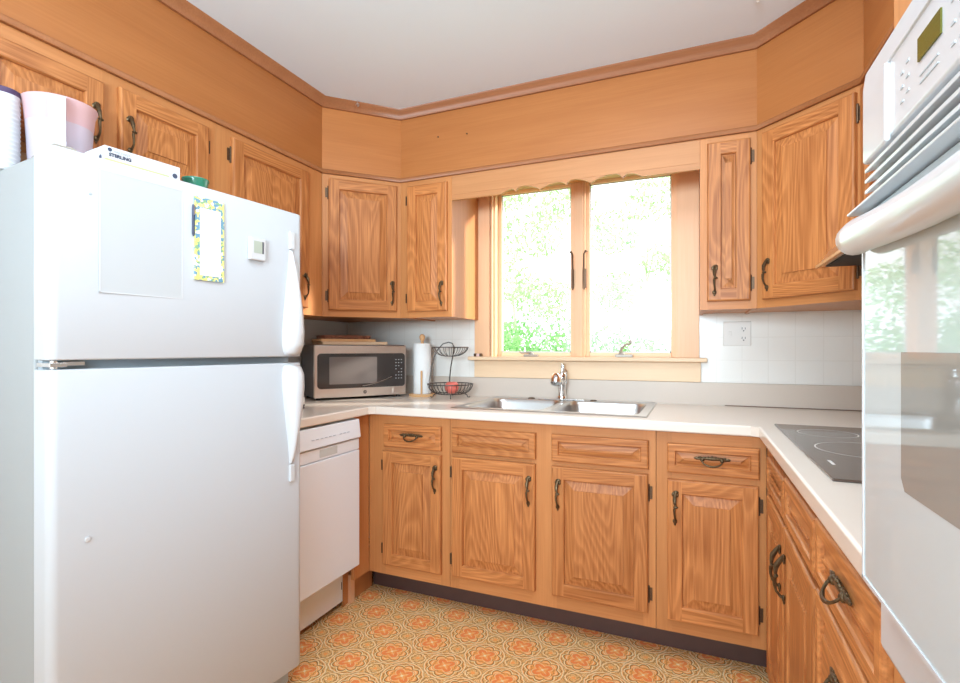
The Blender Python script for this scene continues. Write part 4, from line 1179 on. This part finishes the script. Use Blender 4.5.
# boards on the microwave
def board(label, w_, d_, t_, z, off, mat, round_=0.01):
    ca, sa = math.cos(MA), math.sin(MA)
    x, y = off
    o = MB(); pts = [(a, b) for a, b, _ in rrect(w_ / 2, d_ / 2, w_ / 2, d_ / 2, round_, 0, 5)]
    o.prism(pts, 0, t_)
    ob = o.build('cutting_board', mat, None, loc=(0.255 + x * ca - y * sa, -0.580 + x * sa + y * ca, z), rotz=MA, bevel=0.002)
    return tag(ob, label, 'cutting board', 'cutting boards on the microwave')
zb_ = ZT + MWH + 0.0003
board('pale wide maple cutting board lying directly on the microwave', 0.360, 0.22, 0.017, zb_, (0.050, 0.040), M['boardl'])
board('middle cutting board of the stack on the microwave, light with darker end', 0.300, 0.20, 0.014, zb_ + 0.0173, (0.045, 0.050), M['peg'])
board('dark reddish brown patterned cutting board topmost on the microwave', 0.255, 0.17, 0.020, zb_ + 0.0316, (0.065, 0.060), M['boardd'])

# little black appliance peeking out behind the fridge
t = thing('countertop_appliance', 'low black countertop appliance mostly hidden behind the refrigerator', 'appliance', (0.395, -0.850, ZT))
MB().box(-0.16, 0.028, -0.14, 0.022, 0.006, 0.062).build('housing', M['black'], t, bevel=0.010, segs=3)
MB().box(-0.15, 0.030, -0.13, 0.012, 0, 0.008).build('base', M['darkgrey'], t)
MB().box(0.026, 0.030, -0.02, 0.012, 0.018, 0.050).build('front_plate', M['steel'], t, bevel=0.001)
MB().box(-0.13, -0.0, -0.10, -0.07, 0.0605, 0.0625).build('slot', M['near_black'], t)

# ------------------------------------------------------------------ paper towel holder
t = thing('paper_towel_holder', 'round wooden paper towel stand with peg beside the microwave', 'holder', (0.612, -0.105, ZT))
MB().lathe([(0.074, 0), (0.076, 0.003), (0.076, 0.010), (0.072, 0.014)], n=36).build('base', M['peg'], t)
MB().lathe([(0.009, 0.014), (0.009, 0.305), (0.007, 0.308), (0.015, 0.322), (0.017, 0.334), (0.012, 0.345), (0.004, 0.349)], n=20).build('post', M['peg'], t)
MB().lathe([(0.005, 0.012), (0.0055, 0.140), (0.003, 0.145)], cx=0.026, cy=-0.056, n=12).build('side_peg', M['peg'], t)
t = thing('paper_towel_roll', 'full white paper towel roll standing on the wooden holder', 'paper towel', (0.612, -0.105, ZT + 0.0145))
MB().lathe([(0.0095, 0), (0.049, 0), (0.050, 0.002), (0.050, 0.279), (0.049, 0.281), (0.0095, 0.281)], n=36, cap=False).build('roll', M['paper'], t)
MB().lathe([(0.0096, 0.282), (0.020, 0.282), (0.020, 0.2795), (0.0096, 0.2795)], n=24, cap=False).build('cardboard_core', M['peg'], t)

# ------------------------------------------------------------------ two-tier basket
t = thing('fruit_basket', 'two-tier dark wire fruit basket between paper towels and sink', 'basket', (0.800, -0.130, ZT))
def circ(r, z, cx=0, cy=0, n=36): return [(cx + r * math.cos(2 * PI * i / n), cy + r * math.sin(2 * PI * i / n), z) for i in range(n)]
def wire_bowl(rt, rb, zt_, zb_, name, wires, cx=0, cy=0):
    mb = MB(); mb.tube(circ(rt, zt_, cx, cy), 0.0028, 6, loop=True); mb.tube(circ(rb, zb_, cx, cy), 0.0022, 6, loop=True)
    for i in range(wires):
        a = 2 * PI * i / wires
        pts = []
        for k_ in range(6):
            q = k_ / 5; r = rb + (rt - rb) * math.sin(q * PI / 2 * 0.93) / math.sin(PI / 2 * 0.93); z = zb_ + (zt_ - zb_) * (1 - math.cos(q * PI / 2)) ** 0.9
            pts.append((cx + r * math.cos(a), cy + r * math.sin(a), z))
        mb.tube(pts, 0.0016, 5)
    for i in range(5):
        x = -rb * 0.8 + i * rb * 0.4; y = math.sqrt(max(0, rb * rb - x * x)); mb.tube([(cx + x, cy - y, zb_), (cx + x, cy + y, zb_)], 0.0014, 5)
    return mb.build(name, M['wire'], t)
wire_bowl(0.124, 0.072, 0.074, 0.022, 'lower_bowl', 30)
wire_bowl(0.098, 0.030, 0.274, 0.226, 'upper_bowl', 18)
# frame: one long bow, both legs from the lower rim
dirv = Vector((0.93, 0.37))
pts = []
for (s_, z) in ((-0.103, 0.050), (-0.102, 0.100), (-0.094, 0.160), (-0.078, 0.220), (-0.058, 0.265), (-0.030, 0.293), (0.0, 0.302), (0.020, 0.295), (0.030, 0.276), (0.024, 0.235), (0.012, 0.170), (0.006, 0.110), (0.004, 0.060), (0.004, 0.022)):
    pts.append((dirv.x * s_, dirv.y * s_ - 0.02, z))
MB().tube(pts, 0.0034, 8).build('bow_handle', M['wire'], t)
for a in (-2.6, -1.1, 0.35, 1.9):
    c_, s_ = math.cos(a), math.sin(a)
    MB().tube([(0.080 * c_, 0.080 * s_, 0.022), (0.092 * c_, 0.092 * s_, 0.014), (0.094 * c_, 0.094 * s_, 0.005), (0.103 * c_, 0.103 * s_, 0.0035), (0.108 * c_, 0.108 * s_, 0.008)], 0.0028, 6).build('foot', M['wire'], t)
ap = thing('apple', 'single red apple in the lower wire basket', 'apple', (0.822, -0.155, ZT + 0.0245))
rings = []; n = 24; r_ = 0.037
for i in range(17):
    a = -PI / 2 + PI * i / 16; rr_ = r_ * (0.08 + 0.95 * abs(math.cos(a)) ** 0.85) * (1 + 0.05 * math.sin(a))
    z = r_ * 0.93 * math.sin(a) + r_ * 0.93 - (0.010 * max(0, math.sin(a)) ** 18)
    rings.append([(rr_ * math.cos(2 * PI * j / n), rr_ * math.sin(2 * PI * j / n), z) for j in range(n)])
MB().loft(rings).build('flesh', M['apple'], ap, ang=80)
MB().tube([(0, 0, 0.060), (0.001, 0, 0.070), (0.004, 0.001, 0.078)], 0.0012, 6).build('stem', M['bark'], ap)

# ------------------------------------------------------------------ outside
GZ = -0.55
tag(MB().box(-14, 14, 0.2, 30, GZ - 0.05, GZ).build('lawn', M['lawn']), 'pale sunlit lawn outside the window', 'lawn'); bpy.data.objects['lawn']['kind'] = 'structure'
def leaves(n, cen, rad, size, seed, shell=0.4):
    rnd = random.Random(seed); mb = MB()
    for _ in range(n):
        while True:
            p = Vector((rnd.uniform(-1, 1), rnd.uniform(-1, 1), rnd.uniform(-1, 1)))
            if shell < p.length <= 1: break
        c_ = Vector(cen) + Vector((p.x * rad[0], p.y * rad[1], p.z * rad[2]))
        a = Vector((rnd.gauss(0, 1), rnd.gauss(0, 1), rnd.gauss(0, 1))).normalized(); b = a.orthogonal().normalized()
        s_ = size * rnd.uniform(0.6, 1.3)
        mb.quad(c_ - a * s_, c_ + b * s_ * 0.45, c_ + a * s_, c_ - b * s_ * 0.45)
    return mb
def merge(a, b):
    n = len(a.v); a.v += b.v; a.f += [tuple(i + n for i in f_) for f_ in b.f]; a.m += b.m; return a
def tree(name, label, x, y, h_, crown, seed, size=0.10, n=900):
    t = thing(name, label, 'tree', (x, y, GZ), 0, 'trees in the garden beyond the window')
    rnd = random.Random(seed)
    mb = MB().tube([(0, 0, 0), (0.1, 0.05, h_ * 0.35), (-0.05, 0, h_ * 0.7), (0.05, 0, h_)], [0.07, 0.05, 0.03, 0.01], 8)
    for i in range(5):
        a = rnd.uniform(0, 2 * PI); z = h_ * rnd.uniform(0.3, 0.75)
        mb.tube([(0, 0, z), (0.6 * math.cos(a), 0.6 * math.sin(a), z + 0.5), (1.2 * math.cos(a), 1.2 * math.sin(a), z + 0.8)], [0.02, 0.012, 0.005], 6)
    mb.build('trunk', M['bark'], t)
    lf = MB()
    for (cx_, cz_, r_) in crown: merge(lf, leaves(n, (cx_, rnd.uniform(-.5, .5), cz_), (r_, r_ * .8, r_ * 0.6), size, rnd.randint(0, 9999), 0.2))
    lf.build('foliage', M['leaf'], t, smooth=False)
tree('garden_tree', 'pale leafy tree seen through the left window pane', -1.7, 8.2, 4.2, [(-0.4, 3.3, 0.9), (0.7, 2.8, 0.8), (0.3, 4.2, 0.9), (-0.3, 2.0, 0.6), (1.0, 5.0, .8), (-0.3, 5.2, .8)], 3, 0.055, 900)
tree('garden_tree', 'light green tree right of centre seen through the right window pane', 1.1, 8.8, 4.4, [(-0.7, 3.0, 0.8), (0.6, 3.6, 0.8), (0.9, 2.6, 0.7), (-0.7, 4.3, 0.8), (0.3, 5.0, 0.8)], 5, 0.055, 900)
tree('garden_tree', 'distant pale tree at the right edge of the window view', 3.0, 10.5, 4.6, [(-0.6, 3.2, 0.9), (0.4, 3.9, 0.9), (0.2, 2.8, 0.8)], 9, 0.06, 900)
hd = thing('hedge', 'low bright green hedge outside below the window view', 'hedge', (0, 0, 0))
lf = MB(); rnd = random.Random(4)
for i in range(26):
    x = -2.6 + i * 0.165; lf = merge(lf, leaves(260, (x, 5.2 + rnd.uniform(-.2, .2), 0.93 + rnd.uniform(-0.06, 0.06) + (0.1 if x < 0.3 else 0)), (0.32, 0.4, 0.65), 0.045, rnd.randint(0, 9999), 0.3))
lf.build('foliage', M['hedge'], hd, smooth=False)
mb = MB()
for i in range(13): mb.tube([(-3.1 + i * 0.5, 5.2, GZ), (-3.05 + i * 0.5, 5.25, 0.5)], [0.03, 0.015], 6)
mb.build('stems', M['bark'], hd)
